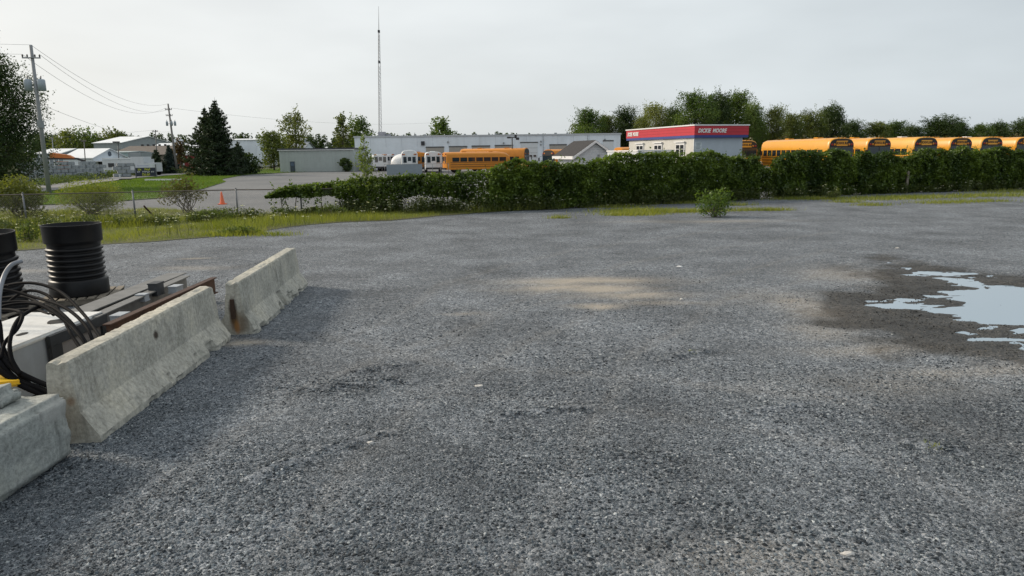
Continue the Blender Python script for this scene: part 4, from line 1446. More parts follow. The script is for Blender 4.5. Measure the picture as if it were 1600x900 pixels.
shrub('shrub', 'leafy green weed bush growing alone in the gravel yard', 'bush', onz(1117, 339), 1.35, 1.1, 1.05, 1700, .11, leafmat('weed_bright', (.05, .10, .016), (.14, .20, .035), .42), 61, asp=.45, spiky=True)
p = onz(130, 338)
shrub('shrub', 'yellow green willow shrub behind the fence and the black pipe', 'bush', (p.x, p.y + .8, 0), 3.3, 1.8, 1.62, 8500, .11, M_WILLOW, 62, 14, .12, asp=.3, spiky=True)
p = onz(285, 335)
shrub('shrub', 'thin leggy shrub with bare pale stems behind the fence near the orange cone', 'bush', (p.x, p.y + .7, 0), 2.5, 1.5, 1.75, 1500, .12, leafmat('olive_leaf', (.06, .065, .02), (.13, .12, .045), .35), 63, 12, .42, asp=.55)
p = onz(12, 345)
shrub('shrub', 'dark dense bush behind the fence at the foot of the large leafy tree', 'bush', (p.x, p.y + .9, 0), 3.0, 1.8, 1.8, 6500, .12, leafmat('bush_yellowish', (.045, .07, .016), (.17, .185, .04), .42), 64, 10, .05)
p = onz(375, 367)
shrub('weed', 'low spreading weed clump at the gravel edge near the far barrier', 'weed', (p.x, p.y + .1, 0), 1.5, .7, .30, 520, .10, M_BUSH, 65, 6, .1)
for k, (px, py, w, h, lab) in enumerate(((660, 330, 1.6, .75, 'flowering weed clump under the middle of the low vine'), (520, 340, 1.5, .65, 'weed clump by the first gap in the low vine'), (100, 366, 1.3, .6, 'pale leafy weed beside the fully visible black pipe'),
                                          (45, 378, .9, .7, 'weed with light leaves between the two black pipes'), (1300, 311, .7, .6, 'spindly flowering weed before the long hedge'), (330, 348, 2.0, .6, 'dark weed thicket below the leggy shrub'),
                                          (230, 352, 2.2, .55, 'dark weed thicket between willow shrub and leggy shrub'), (440, 341, 1.6, .5, 'short weed clump under the tip of the low vine'), (600, 334, 1.8, .7, 'weed clump at the foot of the young poplar'), (740, 328, 1.5, .6, 'weed clump where the tall hedge begins'),
                                          (1232, 306, 1.5, .6, 'weed clump under the thin vine stretch'), (1360, 300, 2.2, .5, 'weed clump under the long hedge by the old post'))):
    p = onz(px, py)
    shrub('weed', lab, 'weed', (p.x, p.y, 0), w, .7, h, 600, .085, M_BUSH if k % 2 else leafmat('weed_leaf', (.07, .10, .03), (.16, .18, .06), .4), 70 + k, 8, .1, 'weeds along the fence')
r4 = np.random.default_rng(77)
xw = np.concatenate([r4.uniform(-21, -3, 150), r4.uniform(-3, 33, 170)])
hw = (.32 + .6 * fbm(xw, xw * 0, 1.6, 78)) * np.where(xw < -8, .62, 1)
wc = [(x, float(fence_y(x)) + r4.normal(-.35, .28), h * .45, r4.uniform(.25, .5), .3, h * .6) for x, h in zip(xw, hw)]
P, k = blobs(wc, 60000, r4, .15)
P = P[P[:, 2] > .01]
V, F = leafquads(P, .11, r4, .3, .45)
npmesh('fence_weeds', V, F, leafmat('weed_dark', (.035, .058, .014), (.105, .125, .032), .35), kind='stuff', tint=np.clip(r4.normal(.45, .25, len(P)), 0, 1))
# sapling in the vine
def sapling():
    r = np.random.default_rng(91)
    p = onz(578, 331)
    t = thing('young_tree', 'slender young poplar rising out of the low vine', 'tree', (p.x, float(fence_y(p.x)) + .1, 0))
    H = aty(580, 217, p.y + .3).z
    mb = MB()
    mb.tube([(0, 0, -.05), (.03, 0, H * .4), (0.05, .02, H * .75), (.06, 0, H)], [.035, .028, .016, .006], 6)
    P = []
    for k in range(100):
        z = H * (.14 + .86 * r.random() ** 1.35)
        a = r.uniform(0, 6.28)
        l = (.95 * (1 - z / H) + .14) * r.uniform(.6, 1.1)
        tip = np.array([math.cos(a) * l, math.sin(a) * l, z + l * .55])
        mb.tube([(0.03, 0, z), tip], [.01, .004], 4, False)
        m_ = int(9 + l * 22)
        q = r.uniform(.15, 1.05, m_)[:, None]
        P.append(np.array([.03, 0, z]) + q * (tip - np.array([.03, 0, z])) + r.normal(0, .06, (m_, 3)))
    mb.build('trunk', M_PALEBARK, t, fix=False)
    P = np.vstack(P)
    V, F = leafquads(P, .10, r, .2, .8)
    npmesh('crown', V, F, leafmat('young_leaf', (.07, .115, .022), (.17, .215, .05), .42), t, tint=np.clip(r.normal(.55, .22, len(P)), 0, 1))
sapling()

# ------------------------------------------------------------------ trees
def broad_tree(name, label, loc, H, Wd, base, ncl, nleaf, leaf, m, seed, sparse=.3, col=None, group=None, tr=None, up=.0, bark=None, asp=.7):
    """trunk, limbs that carry leaf clumps, uneven crown; unit is the metre"""
    r = np.random.default_rng(seed)
    t = thing(name, label, 'tree', loc, r.uniform(0, 6), group)
    tr = tr or H * .018 + .03
    mb = MB()
    top = np.array([r.normal(0, .02) * H, r.normal(0, .02) * H, H * .88])
    mb.tube([(0, 0, -.1), (top[0] * .3, top[1] * .3, H * .3), (top[0] * .7, top[1] * .7, H * .6), tuple(top)], [tr * 1.25, tr, tr * .6, tr * .12], 7, False)
    cl = []
    for k in range(ncl):
        u = (k + .5) / ncl
        z = H * (base + (1 - base) * (u ** .85) * .93)
        rel = (z / H - base) / (1 - base)
        wmax = Wd / 2 * (math.sin(math.pi * min(1, .16 + rel * .84)) ** .75) * (1 - .25 * up * rel)
        a = k * 2.4 + r.uniform(-.6, .6)
        q = r.uniform(.25, .95) * wmax
        c = np.array([math.cos(a) * q, math.sin(a) * q, z + r.normal(0, .02) * H])
        s = r.uniform(.6, 1.3) * Wd * (.215 if H < 15 else .2)
        cl.append((*c, s, s, s * r.uniform(.65, 1.1)))
        st = np.array([top[0] * z / H, top[1] * z / H, max(H * base * .7, z - q * .9 - .03 * H)])
        mid = (st + c) / 2 + np.array([0, 0, -.02 * H])
        mb.tube([st, mid, c], [tr * .38, tr * .24, tr * .08], 5, False)
        for j in range(2):
            e = c + r.normal(0, s * .6, 3)
            mb.tube([mid, e], [tr * .15, tr * .04], 4, False)
    mb.build('trunk', bark or M_BARK, t, fix=False)
    P, k = blobs(cl, nleaf, r, sparse)
    P = P + r.normal(0, Wd * .026, P.shape)
    sp, sk = [], []
    per = max(8, int(nleaf / ncl / 26))
    for j, c in enumerate(cl):
        for q in range(7):
            d = r.normal(size=3)
            d[2] = abs(d[2]) * .9 + .15
            d /= np.linalg.norm(d)
            ln = c[3] * r.uniform(.9, 1.75)
            u = r.uniform(.55, 1, per)[:, None]
            sp.append(np.array(c[:3]) + d * ln * u + r.normal(0, c[3] * .09, (per, 3)))
            sk += [j] * per
    P, k = np.vstack([P] + sp), np.concatenate([k, np.array(sk)])
    V, F = leafquads(P, leaf, r, .25, asp)
    ct = r.normal(0, .2, ncl)
    npmesh('crown', V, F, m, t, tint=np.clip(.5 + ct[k] * 1.3 + r.normal(0, .11, len(P)), 0, 1))
    return t
def spruce(name, label, loc, H, Wd, m, seed, n=9000, group=None, ragged=.2, leaf=.32):
    r = np.random.default_rng(seed)
    t = thing(name, label, 'tree', loc, 0, group)
    mb = MB()
    mb.tube([(0, 0, -.1), (0, 0, H * .5), (0, 0, H)], [H * .017 + .03, H * .01, .01], 7, False)
    nw = int(H * 2.6) + 6
    P, U = [], []
    per = n / (nw * 8)
    for w in range(nw):
        u = w / nw
        z = H * (.05 + .93 * u)
        L0 = Wd / 2 * (1 - u) ** .85 + .05
        for b in range(8 if u < .85 else 5):
            a = b * 2 * math.pi / 8 + w * .9 + r.normal(0, .2)
            L = L0 * r.uniform(1 - ragged * 2, 1 + ragged)
            dz = -.25 * L + .15 * L
            tip = np.array([math.cos(a) * L, math.sin(a) * L, z + dz + .06 * L])
            m_ = max(4, int(per * (L / (Wd * .33)) + 2))
            q = r.uniform(.12, 1.0, m_)
            side = np.array([-math.sin(a), math.cos(a), 0])
            pt = np.array([0, 0, z]) + q[:, None] * (tip - np.array([0, 0, z]))
            pt[:, 2] -= .22 * L * np.sin(q * math.pi) * .6
            pt += side * (r.normal(0, .16, m_) * L * (1.1 - q))[:, None] + r.normal(0, .05, (m_, 3))
            pt[:, 2] -= np.abs(r.normal(0, .07, m_))
            P.append(pt)
            if b % 2 == 0:
                mb.tube([(0, 0, z), (tip[0] * .6, tip[1] * .6, z + dz * .8), tip], [.03 * (1 - u) + .008, .015, .005], 4, False)
    mb.build('trunk', M_BARK, t, fix=False)
    P = np.vstack(P)
    V, F = leafquads(P, leaf, r, .1, .32)
    npmesh('crown', V, F, m, t, tint=np.clip(r.normal(.45, .24, len(P)), 0, 1))
    return t
M_SPR = leafmat('spruce_needle', (.012, .026, .012), (.040, .062, .022), .12)
M_BLUE = leafmat('blue_spruce', (.018, .034, .030), (.045, .07, .06), .1)
M_T1 = leafmat('leaf_mid', (.045, .085, .018), (.13, .185, .038), .38)
M_T2 = leafmat('leaf_light', (.075, .10, .025), (.20, .22, .065), .4)
M_T3 = leafmat('leaf_deep', (.022, .044, .014), (.068, .103, .028), .27)
M_T4 = leafmat('leaf_olive', (.060, .085, .020), (.15, .175, .045), .36)
def ttop(px, py, Y):
    p = aty(px, py, Y)
    return p.x, p.z
# large tree at the picture's left edge
x_, z_ = ttop(6, 92, 62)
broad_tree('leafy_tree', 'large leafy tree behind the nearer utility pole', (x_ - 1.9, 62.0, 0), z_ + .4, 7.6, .04, 64, 40000, .17, M_T3, 101, .1)
# spruces on the lawn
x_, z_ = ttop(335, 152, 98)
spruce('spruce_tree', 'tallest dark spruce on the lawn with pointed tip', (x_, 98, 0), z_, 8.2, M_SPR, 111, 26000, leaf=.40)
x_, z_ = ttop(317, 164, 100)
spruce('spruce_tree', 'broad ragged spruce joined to the tallest one on its road side', (x_, 100.5, 0), z_, 9.2, leafmat('larch_needle', (.020, .036, .013), (.055, .076, .025), .18), 112, 26000, None, .26, .42)
x_, z_ = ttop(371, 219, 104)
spruce('spruce_tree', 'small dark spruce just beyond the tall pair, towards the low pale building', (x_, 104, 0), z_, 4.2, M_SPR, 113, 6000, leaf=.42)
x_, z_ = ttop(243, 232, 112)
spruce('spruce_tree', 'short dark spruce beside the brown roofed building', (x_, 112, 0), z_, 3.4, M_SPR, 114, 5000, leaf=.42)
x_, z_ = ttop(263, 224, 114)
spruce('spruce_tree', 'blue spruce beside the leaning farther utility pole', (x_, 114, 0), z_, 3.1, M_BLUE, 115, 6000, None, .1, .42)
# deciduous trees beyond the lot
def dt_(label, px, py, Y, wpx, m, seed, n=2200, leaf=.42, base=.2, ncl=22, sparse=.3, group=None, name='leafy_tree', **kw):
    x, z = ttop(px, py, Y)
    return broad_tree(name, label, (x, Y, tz(x, Y)), z - tz(x, Y), wpx * Y / FPX, base, ncl, n, leaf, m, seed, sparse, group=group, **kw)
dt_('rounded olive willow between the small spruce and the low pale building', 424, 207, 128, 46, M_T4, 121, 3600, .34, .12)
dt_('airy pale poplar rising above the low pale building', 459, 176, 140, 44, M_T2, 122, 1900, .36, .3, 26, .1, up=.6)
dt_('narrow pale poplar behind the corner of the long white warehouse', 533, 180, 138, 26, M_T2, 123, 1500, .36, .2, 20, .1)
dt_('green leafy tree behind the corner of the long white warehouse', 562, 186, 142, 46, M_T1, 124, 3000, .4, .15)
dt_('round green tree showing above the warehouse roof', 690, 187, 160, 40, M_T1, 125, 2600, .45, .2)
dt_('dark bush at the end of the low pale building by the warehouse', 540, 247, 112, 18, M_T3, 126, 800, .3, .05, 10, name='bush_tree')
dt_('low dark bush right of the small spruce', 389, 240, 106, 34, M_T3, 127, 1500, .3, .03, 12, name='bush_tree')
dt_('rust tinged small tree by the red walled building', 280, 224, 118, 26, leafmat('leaf_rusty', (.07, .045, .02), (.13, .09, .035), .3), 128, 900, .35, .3, 12)
for k, (px, py, w, m, lab) in enumerate(((100, 206, 70, M_T4, 'olive tree behind the white gable shed, next to the nearer pole'), (132, 210, 60, M_T1, 'green tree between the white gable shed and the grey warehouse'), (160, 212, 50, M_T2, 'pale tree at the end of the grey warehouse ridge'),
                                         (180, 206, 42, M_T2, 'pale round tree rising above the grey warehouse roof'), (192, 208, 26, M_T3, 'small dark tree above the grey warehouse ridge'), (70, 214, 60, M_T3, 'dark tree behind the small grey shed'), (30, 212, 70, M_T3, 'dark tree behind the concrete block wall end'))):
    dt_(lab, px, py, 185 + 4 * k, w, m, 130 + k, 1700, .6, .08, 16)
# belt of trees behind the office and the bus yard
gT = 'trees behind the bus yard'
belt = [(918, 175, 48, 0, 'dark round topped tree at the end of the warehouse roof'), (946, 182, 42, 3, 'yellowish bushy tree behind the warehouse end'), (976, 174, 44, 2, 'dark pointed tree just left of the red office sign'),
        (1003, 184, 34, 3, 'low olive tree behind the left end of the red fascia'), (1024, 166, 46, 1, 'light leafy tree above the left half of the red fascia'), (1052, 172, 36, 2, 'dark narrow tree above the middle of the red fascia'),
        (1086, 150, 62, 0, 'tall bright green tree above the corner of the red fascia'), (1120, 151, 44, 2, 'dark slim tree above the lettered red fascia'), (1153, 150, 58, 0, 'tallest green tree above the right end of the red fascia'),
        (1180, 168, 30, 0, 'half height tree leaning out past the office end'), (1212, 170, 42, 1, 'wispy pale tree with thin top sprays above the first bus'), (1238, 180, 40, 3, 'olive bushy tree above the middle of the first bus'),
        (1266, 178, 46, 3, 'wide olive tree above the front of the first bus'), (1302, 169, 46, 2, 'dark spreading tree above the first bus sign'), (1334, 193, 36, 2, 'short dark tree right of the dark spreading tree'),
        (1372, 192, 46, 3, 'low olive tree above the second bus'), (1400, 193, 46, 0, 'rounded green tree between the second and third bus'), (1428, 199, 32, 2, 'short dark tree above the third bus'),
        (1470, 187, 66, 2, 'broad dark tree above the third and fourth buses'), (1502, 194, 34, 2, 'narrow dark tree above the fourth bus'), (1533, 197, 34, 0, 'short green tree above the fifth bus'),
        (1562, 194, 40, 2, 'dark clump of a tree right of the fifth bus'), (1597, 191, 42, 2, 'dark tree at the picture edge above the last bus')]
protos = {}
for k, (px, py, w, kd, lab) in enumerate(belt):
    Y = 128 + (k * 37 % 11) + (14 if px < 1010 else 0)
    x, z = ttop(px, py, Y)
    zt = tz(x, Y)
    key = (kd, k % 2)
    if key not in protos:
        m = [M_T1, M_T2, M_T3, M_T4][kd]
        protos[key] = broad_tree('belt_tree', lab, (x, Y, zt), 10, 6, [.12, .18, .08, .05][kd], [38, 34, 34, 32][kd], [17000, 11000, 17000, 15000][kd], .205, m, 200 + k, [.2, .05, .15, .2][kd], group=gT, bark=M_PALEBARK if kd == 1 else M_BARK)
        o = protos[key]
    else:
        o = copy_thing(protos[key], lab, (x, Y, zt), random.uniform(0, 6), group=gT)
    s = w * Y / FPX / 6 * 1.12
    o.scale = (s, s, (z - zt) / 10 / .97)
# woods and thickets that read as one mass
def wood(name, spans, m, n, leaf, seed, label=None):
    """spans: list of (px0, px1, Y, top_py_lo, top_py_hi, base_z)"""
    r = np.random.default_rng(seed)
    cl = []
    for (x0, x1, Y, t0, t1, dy) in spans:
        a, b = atx(x0, Y), atx(x1, Y)
        k = int((b - a) / (1.7 if Y > 300 else 3.0)) + 1
        for i in range(k):
            x = a + (b - a) * (i + r.random()) / k
            px = 800 + x / Y * FPX
            top = aty(px, r.uniform(t0, t1), Y).z
            yy = Y + r.uniform(0, dy)
            conif = r.random() < .45
            for j in range(5):
                u = j / 4
                w = (2.6 * (1 - u) + .5) if conif else (1.2 + 1.8 * math.sin(math.pi * (.25 + .7 * u)))
                cl.append((x + r.normal(0, .4), yy + r.normal(0, .5), top * (.14 + .80 * u), w, w, top * .14))
    P, k = blobs(cl, n, r, .35)
    V, F = leafquads(P, leaf, r, .2, .7)
    ct = r.normal(0, .2, len(cl))
    npmesh(name, V, F, m, kind='stuff', tint=np.clip(.45 + ct[k] + r.normal(0, .15, len(P)), 0, 1))
wood('far_woods', [(-60, 130, 330, 208, 216, 12), (120, 420, 330, 209, 217, 12), (400, 620, 330, 210, 217, 12), (600, 1000, 330, 208.5, 214, 12)], M_T3, 120000, .95, 301)
wood('thicket', [(890, 1010, 150, 184, 202, 6), (1000, 1200, 150, 166, 190, 6), (1190, 1340, 150, 176, 198, 6), (1330, 1660, 150, 195, 207, 6)], M_T4, 130000, .33, 302)
wood('brush', [(1180, 1660, 118, 211, 217, 4)], leafmat('dry_brush', (.06, .055, .02), (.14, .115, .04), .3), 7000, .4, 303)

# ------------------------------------------------------------------ buildings
def B(u, v, o):
    """frame: local x along u, local y along v, origin o"""
    return Matrix.Translation(o) @ Matrix(((u[0], v[0], 0, 0), (u[1], v[1], 0, 0), (0, 0, 1, 0), (0, 0, 0, 1)))
M_SID = mat('white_siding', (.60, .63, .66), .6, .08, 1.5, streak=.12)
M_SIDB = mat('pale_metal_siding', (.72, .77, .82), .55, .1, .5, streak=.16)
M_TRIM = mat('trim_white', (.72, .72, .72), .5, .08)
M_GLASS = mat('dark_glass', (.018, .022, .026), .12, .2, 2, spec=.6)
M_ROOFW = mat('white_roof', (.72, .74, .76), .55, .1, .5)
M_ROOFD = mat('dark_shingle', (.03, .028, .029), .9, .35, 5, bump=.4)
M_ROOFB = mat('brown_shingle', (.12, .10, .085), .9, .25, 2, bump=.3)
M_GREY = mat('grey_wall', (.27, .30, .31), .7, .12, 1)
def part(t, name, m, boxes, label=None):
    mb = MB()
    for c, s in boxes:
        mb.box(c, s)
    return mb.build(name, m, t, label=label)
# long white warehouse
WY = 126
xL, xR = atx(555, WY), atx(969, WY)
WHt = aty(760, 212.6, WY).z
LWH = xR - xL
wh = thing('warehouse', 'long pale white warehouse with a row of garage doors behind the buses', 'warehouse', (xL, WY, 0), R(.0))
part(wh, 'wall', M_SIDB, [((LWH / 2, 9, WHt / 2), (LWH, 18, WHt))])
part(wh, 'roof_edge', mat('roof_edge_grey', (.46, .48, .50), .5, .08), [((LWH / 2, 9, WHt + .12), (LWH + .3, 18.3, .26))])
for k, px in enumerate((666, 702, 737.5, 773.5)):
    a, b = atx(px, WY) - xL, atx(px + 28, WY) - xL
    dz = aty(px + 14, 231.0 - k * .9, WY).z
    f = part(wh, 'garage_door', mat('door_beige', (.36, .33, .29), .6, .1), [(((a + b) / 2, -.03, dz / 2), (b - a, .10, dz))])
    part(f, 'door_header', mat('header_dark', (.10, .10, .10), .7), [(((a + b) / 2, -.06, dz + .12), (b - a + .1, .10, .22))])
a, b = atx(813.5, WY) - xL, atx(840, WY) - xL
dz = aty(826, 223.5, WY).z
f = part(wh, 'garage_door', mat('door_white', (.62, .64, .65), .5, .06), [(((a + b) / 2, -.03, dz / 2), (b - a, .10, dz))], label='white garage door with two small windows')
part(f, 'door_header', MATS['header_dark'], [(((a + b) / 2, -.06, dz + .1), (b - a + .2, .10, .2))])
for px in (829.5, 835.7):
    p = aty(px, 243.5, WY)
    part(f, 'door_window', M_GLASS, [((p.x - xL, -.10, p.z), (.5, .05, .3))])
for k in range(1, 5):
    part(f, 'panel_joint', MATS['header_dark'], [(((a + b) / 2, -.082, dz * k / 5), (b - a - .1, .012, .03))])
for px0, px1, py in ((858.7, 885, 227.2), (942, 958, 221)):
    a, b = atx(px0, WY) - xL, atx(px1, WY) - xL
    dz = aty((px0 + px1) / 2, py, WY).z
    f = part(wh, 'garage_door', MATS['door_beige'] if px0 < 900 else MATS['door_white'], [(((a + b) / 2, -.03, dz / 2), (b - a, .10, dz))])
    part(f, 'door_header', MATS['header_dark'], [(((a + b) / 2, -.06, dz + .12), (b - a + .1, .10, .22))])
p = aty(660.8, 224, WY)
part(wh, 'wall_vent', mat('vent_dark', (.035, .035, .04), .7), [((p.x - xL, -.12, p.z), (.62, .24, .72))])
for px, py in ((787, 223.5), (845, 221), (845, 226), (700, 222), (945, 218)):
    p = aty(px, py, WY)
    part(wh, 'wall_light', mat('lamp_grey', (.25, .27, .28), .5), [((p.x - xL, -.1, p.z), (.26, .2, .26))])
for px in (569, 849, 918):
    p = atx(px, WY)
    part(wh, 'downspout', mat('spout', (.40, .43, .46), .5), [((p - xL, -.06, WHt / 2), (.10, .10, WHt - .1))])
for k in range(1, 17):
    part(wh, 'siding_seam', mat('seam_grey', (.56, .60, .64), .6), [((LWH * k / 17, -.012, WHt * .5 + 2.0), (.05, .03, WHt - 4.05))])
part(wh, 'end_window', M_GLASS, [((-.03, 6.5, 3.6), (.06, 2.2, 1.2))])
p = aty(597, 211, WY + 5)
part(wh, 'rooftop_unit', mat('hvac_grey', (.30, .30, .33), .6), [((p.x - xL, 5, WHt + .68), (1.25, 1.4, .85)), ((p.x - xL + 1.1, 5.2, WHt + .48), (.9, 1.0, .45))])
for k, px in enumerate((632, 650, 665, 712, 727, 744, 765, 775, 868, 886)):
    p = atx(px, WY + 6)
    part(wh, 'roof_vent', MATS['lamp_grey'], [((p - xL, 6, WHt + .42), (.28 + .1 * (k % 3), .4, .36))])
# low pale building
LY = 113
a, b = atx(436, LY), atx(552, LY)
hh = aty(490, 233.6, LY).z
lb = thing('low_building', 'low pale green metal building at the edge of the lot', 'building', (a, LY, 0))
M_PALE = mat('pale_green_siding', (.40, .44, .42), .65, .08, 1, streak=.1)
part(lb, 'wall', M_PALE, [(((b - a) / 2, 4, hh / 2), (b - a, 8, hh))])
part(lb, 'roof', mat('roof_dark_edge', (.06, .065, .07), .6), [(((b - a) / 2, 4, hh + .1), (b - a + .4, 8.4, .24))])
part(lb, 'eave_trim', M_TRIM, [(((b - a) / 2, -.22, hh - .08), (b - a + .4, .04, .1))])
p = aty(457, 256, LY)
dr = part(lb, 'door', mat('door_slate', (.06, .08, .10), .5), [((p.x - a, -.02, .85), (.75, .08, 1.7))])
part(dr, 'door_pane', mat('pane_blue', (.12, .16, .22), .15), [((p.x - a, -.065, 1.25), (.5, .02, .55))])
for k in range(1, 24):
    part(lb, 'siding_rib', M_PALE, [(((b - a) * k / 24, -.015, hh / 2), (.05, .03, hh - .02))])
p = onz(482, 267)
t = thing('utility_box', 'dark low utility box on the grass before the low pale building', 'utility box', (p.x, p.y, 0))
part(t, 'cabinet', mat('box_slate', (.10, .12, .14), .6), [((0, 0, .18), (1.6, .8, .36))])
part(t, 'lid', mat('box_slate2', (.14, .16, .18), .6), [((0, 0, .385), (1.7, .9, .05))])
p = onz(523, 264.5)
t = thing('picnic_table', 'small dark picnic table against the low pale building', 'table', (p.x, p.y + 1, 0))
part(t, 'table_top', M_WOOD, [((0, 0, .74), (1.8, .75, .05))])
for s in (-1, 1):
    part(t, 'bench', M_WOOD, [((0, s * .7, .44), (1.8, .25, .05))])
    part(t, 'leg', M_WOOD, [((s * .7, 0, .36), (.08, 1.4, .08)), ((s * .7, 0, .55), (.08, .5, .33))])
# portable office with red fascia
ang = R(17)
u, v = (math.cos(ang), math.sin(ang)), (-math.sin(ang), math.cos(ang))
OY = 46.0
oc = aty(1084, 240, OY)
oz = tz(oc.x + 1, OY + 3)
OW, OL = 3.95, 9.6
OT = aty(1085, 195.5, OY).z - oz
of = bpy.data.objects.new('portable_office', None)
C.objects.link(of)
tag(of, 'portable office with red and blue fascia lettered in white', 'office')
of.matrix_world = B(u, v, (oc.x, oc.y, oz))
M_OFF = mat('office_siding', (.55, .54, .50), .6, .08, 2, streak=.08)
M_OFF_SHADE = mat('office_end_shade', (.42, .47, .52), .6, .08, 2)  # siding colour darkened and cooled: shade of the end face put into paint
FH, FB = .60, .17
wz = OT - FH - FB - .04
part(of, 'wall', M_OFF, [((OW / 2 - .08, OL / 2, .35 + (wz - .35) / 2), (OW - .24, OL - .2, wz - .35))])
part(of, 'end_wall', M_OFF_SHADE, [((OW / 2 - .08, .09, .35 + (wz - .35) / 2), (OW - .22, .03, wz - .36))])
part(of, 'skirting', mat('skirt_grey', (.22, .22, .22), .8), [((OW / 2 - .08, OL / 2, .17), (OW - .4, OL - .4, .34))])
part(of, 'fascia', mat('fascia_red', (.48, .025, .04), .45, .08, 2), [((OW / 2, OL / 2, OT - FH / 2 - .04), (OW + .2, OL + .3, FH))])
part(of, 'fascia_band', mat('fascia_blue', (.035, .055, .22), .5, .08, 2), [((OW / 2, OL / 2, OT - FH - FB / 2 - .04), (OW + .18, OL + .28, FB - .004))])
part(of, 'roof_cap', M_TRIM, [((OW / 2, OL / 2, OT), (OW + .3, OL + .4, .08))])
for k in range(2):
    part(of, 'fascia_seam', mat('seam_red', (.30, .015, .025), .6), [((OW / 2, OL / 2, OT - .04 - FH * (k + 1) / 3), (OW + .212, OL + .312, .018))])
def text(name, s, size, m, parent, M, shear=0.0, bold=0.0, ext=.01, al='CENTER'):
    cu = bpy.data.curves.new(name, 'FONT')
    cu.body, cu.size, cu.shear, cu.offset, cu.extrude, cu.align_x = s, size, shear, bold, ext, al
    cu.resolution_u = 2
    ob = bpy.data.objects.new(name + '_tmp', cu)
    C.objects.link(ob)
    dg = bpy.context.evaluated_depsgraph_get()
    me = bpy.data.meshes.new_from_object(ob.evaluated_get(dg))
    me.materials.clear()
    me.materials.append(m)
    bpy.data.objects.remove(ob)
    o = link(name, me, parent)
    o.matrix_local = M
    return o
M_LET = mat('lettering_white', (.78, .78, .76), .5, .05)
RX = Matrix.Rotation(R(90), 4, 'X')
text('lettering', 'DICKIE  MOORE', .36, M_LET, of, Matrix.Translation((1.22, -.165, OT - .48)) @ RX @ Matrix.Diagonal((.82, 1, 1, 1)), .3, .012)
text('lettering', 'DICKIE  MOORE', .40, M_LET, of, Matrix.Translation((-.115, OL - 1.0, OT - .48)) @ Matrix.Rotation(R(-90), 4, 'Z') @ RX @ Matrix.Diagonal((.62, 1, 1, 1)), .3, .012)
for yy in (1.75, 4.8, 7.6):
    fr = part(of, 'window', M_TRIM, [((.005, yy, wz - .78), (.06, 1.15, .95)), ((-.06, yy, wz - .24), (.12, 1.3, .07))])
    for s in (-1, 1):
        part(fr, 'pane', M_GLASS, [((-.035, yy + s * .27, wz - .80), (.02, .42, .72))])
        part(fr, 'glazing_bar', M_TRIM, [((-.05, yy + s * .27, wz - .72), (.015, .43, .03))])
nt_ = part(of, 'notice', mat('notice_white', (.55, .60, .62), .6), [((.36, .068, wz - .52), (.5, .015, .5))])
for k in range(5):
    part(nt_, 'notice_line', mat('notice_ink', (.20, .24, .27), .6), [((.34 + .02 * (k % 2), .058, wz - .35 - .085 * k), (.36 - .05 * (k % 3), .006, .03))])
part(of, 'corner_post', MATS['trim_white'], [((.03, .09, .35 + (wz - .35) / 2), (.03, .05, wz - .37))])
# white storage box in front of the office
cc = aty(997, 236, 42.5)
cz = tz(cc.x, 43)
CT = aty(998, 234.5, 42.5).z - cz
cb = bpy.data.objects.new('storage_container', None)
C.objects.link(cb)
tag(cb, 'plain white storage container in front of the red fascia office', 'container')
cb.matrix_world = B(u, v, (cc.x, cc.y, cz))
part(cb, 'wall', M_SID, [((1.22, 2.2, CT / 2 - .04), (2.44, 4.4, CT - .12))])
part(cb, 'roof', M_TRIM, [((1.22, 2.2, CT - .04), (2.54, 4.5, .08))])
for k in range(11):
    part(cb, 'side_rib', M_SID, [((-.012, .3 + k * .38, CT / 2 - .05), (.03, .12, CT - .3))])
for k in range(2):
    part(cb, 'door_leaf', M_SID, [((.62 + k * 1.2, -.02, CT / 2 - .05), (1.14, .05, CT - .35))])
# small shed with dark gable roof
ss = aty(900, 240, 55)
sz = tz(ss.x, 57)
sh = bpy.data.objects.new('garden_shed', None)
C.objects.link(sh)
tag(sh, 'small white clapboard shed with dark shingle gable roof', 'shed')
us, vs_ = (math.cos(R(16)), math.sin(R(16))), (-math.sin(R(16)), math.cos(R(16)))
sh.matrix_world = B(us, vs_, (ss.x, 55, sz))
SWd, SLd = 3.05, 4.2
ez = aty(900, 241, 55).z - sz
pz = aty(930, 220.5, 55).z - sz
mb = MB()
mb.prism([(0, 0), (SWd, 0), (SWd, ez), (SWd / 2, pz - .12), (0, ez)], 0, SLd)
mb.build('wall', M_SID, sh)
mb = MB()
k_ = (pz - ez) / (SWd / 2)
ov = .38
for s in (0, 1):
    P_ = [(-ov, ez - k_ * ov), (SWd / 2, pz), (SWd / 2, pz + .09), (-ov, ez - k_ * ov + .09)]
    if s:
        P_ = [(SWd - x, z) for x, z in P_]
    mb = MB()
    mb.prism(P_, -.36, SLd + .3)
    mb.build('roof_slope', M_ROOFD, sh)
    mb = MB()
    P_ = [(-ov, ez - k_ * ov - .14), (SWd / 2, pz - .13), (SWd / 2, pz + .06), (-ov, ez - k_ * ov + .06)]
    if s:
        P_ = [(SWd - x, z) for x, z in P_]
    mb.prism(P_, -.41, -.365)
    mb.build('gable_trim', M_TRIM, sh)
part(sh, 'eave_board', M_TRIM, [((-ov - .02, SLd / 2 - .03, ez - k_ * ov - .02), (.05, SLd + .62, .24))])
for k in range(int((pz - .3) / .2)):
    z = .12 + k * .2
    w = SWd if z < ez else SWd * max(.05, (pz - .15 - z) / (pz - ez))
    mb = MB()
    mb.box((SWd / 2, -.012, z), (w - .03, .03, .165), (R(5), 0, 0))
    mb.build('clapboard', M_SID, sh)
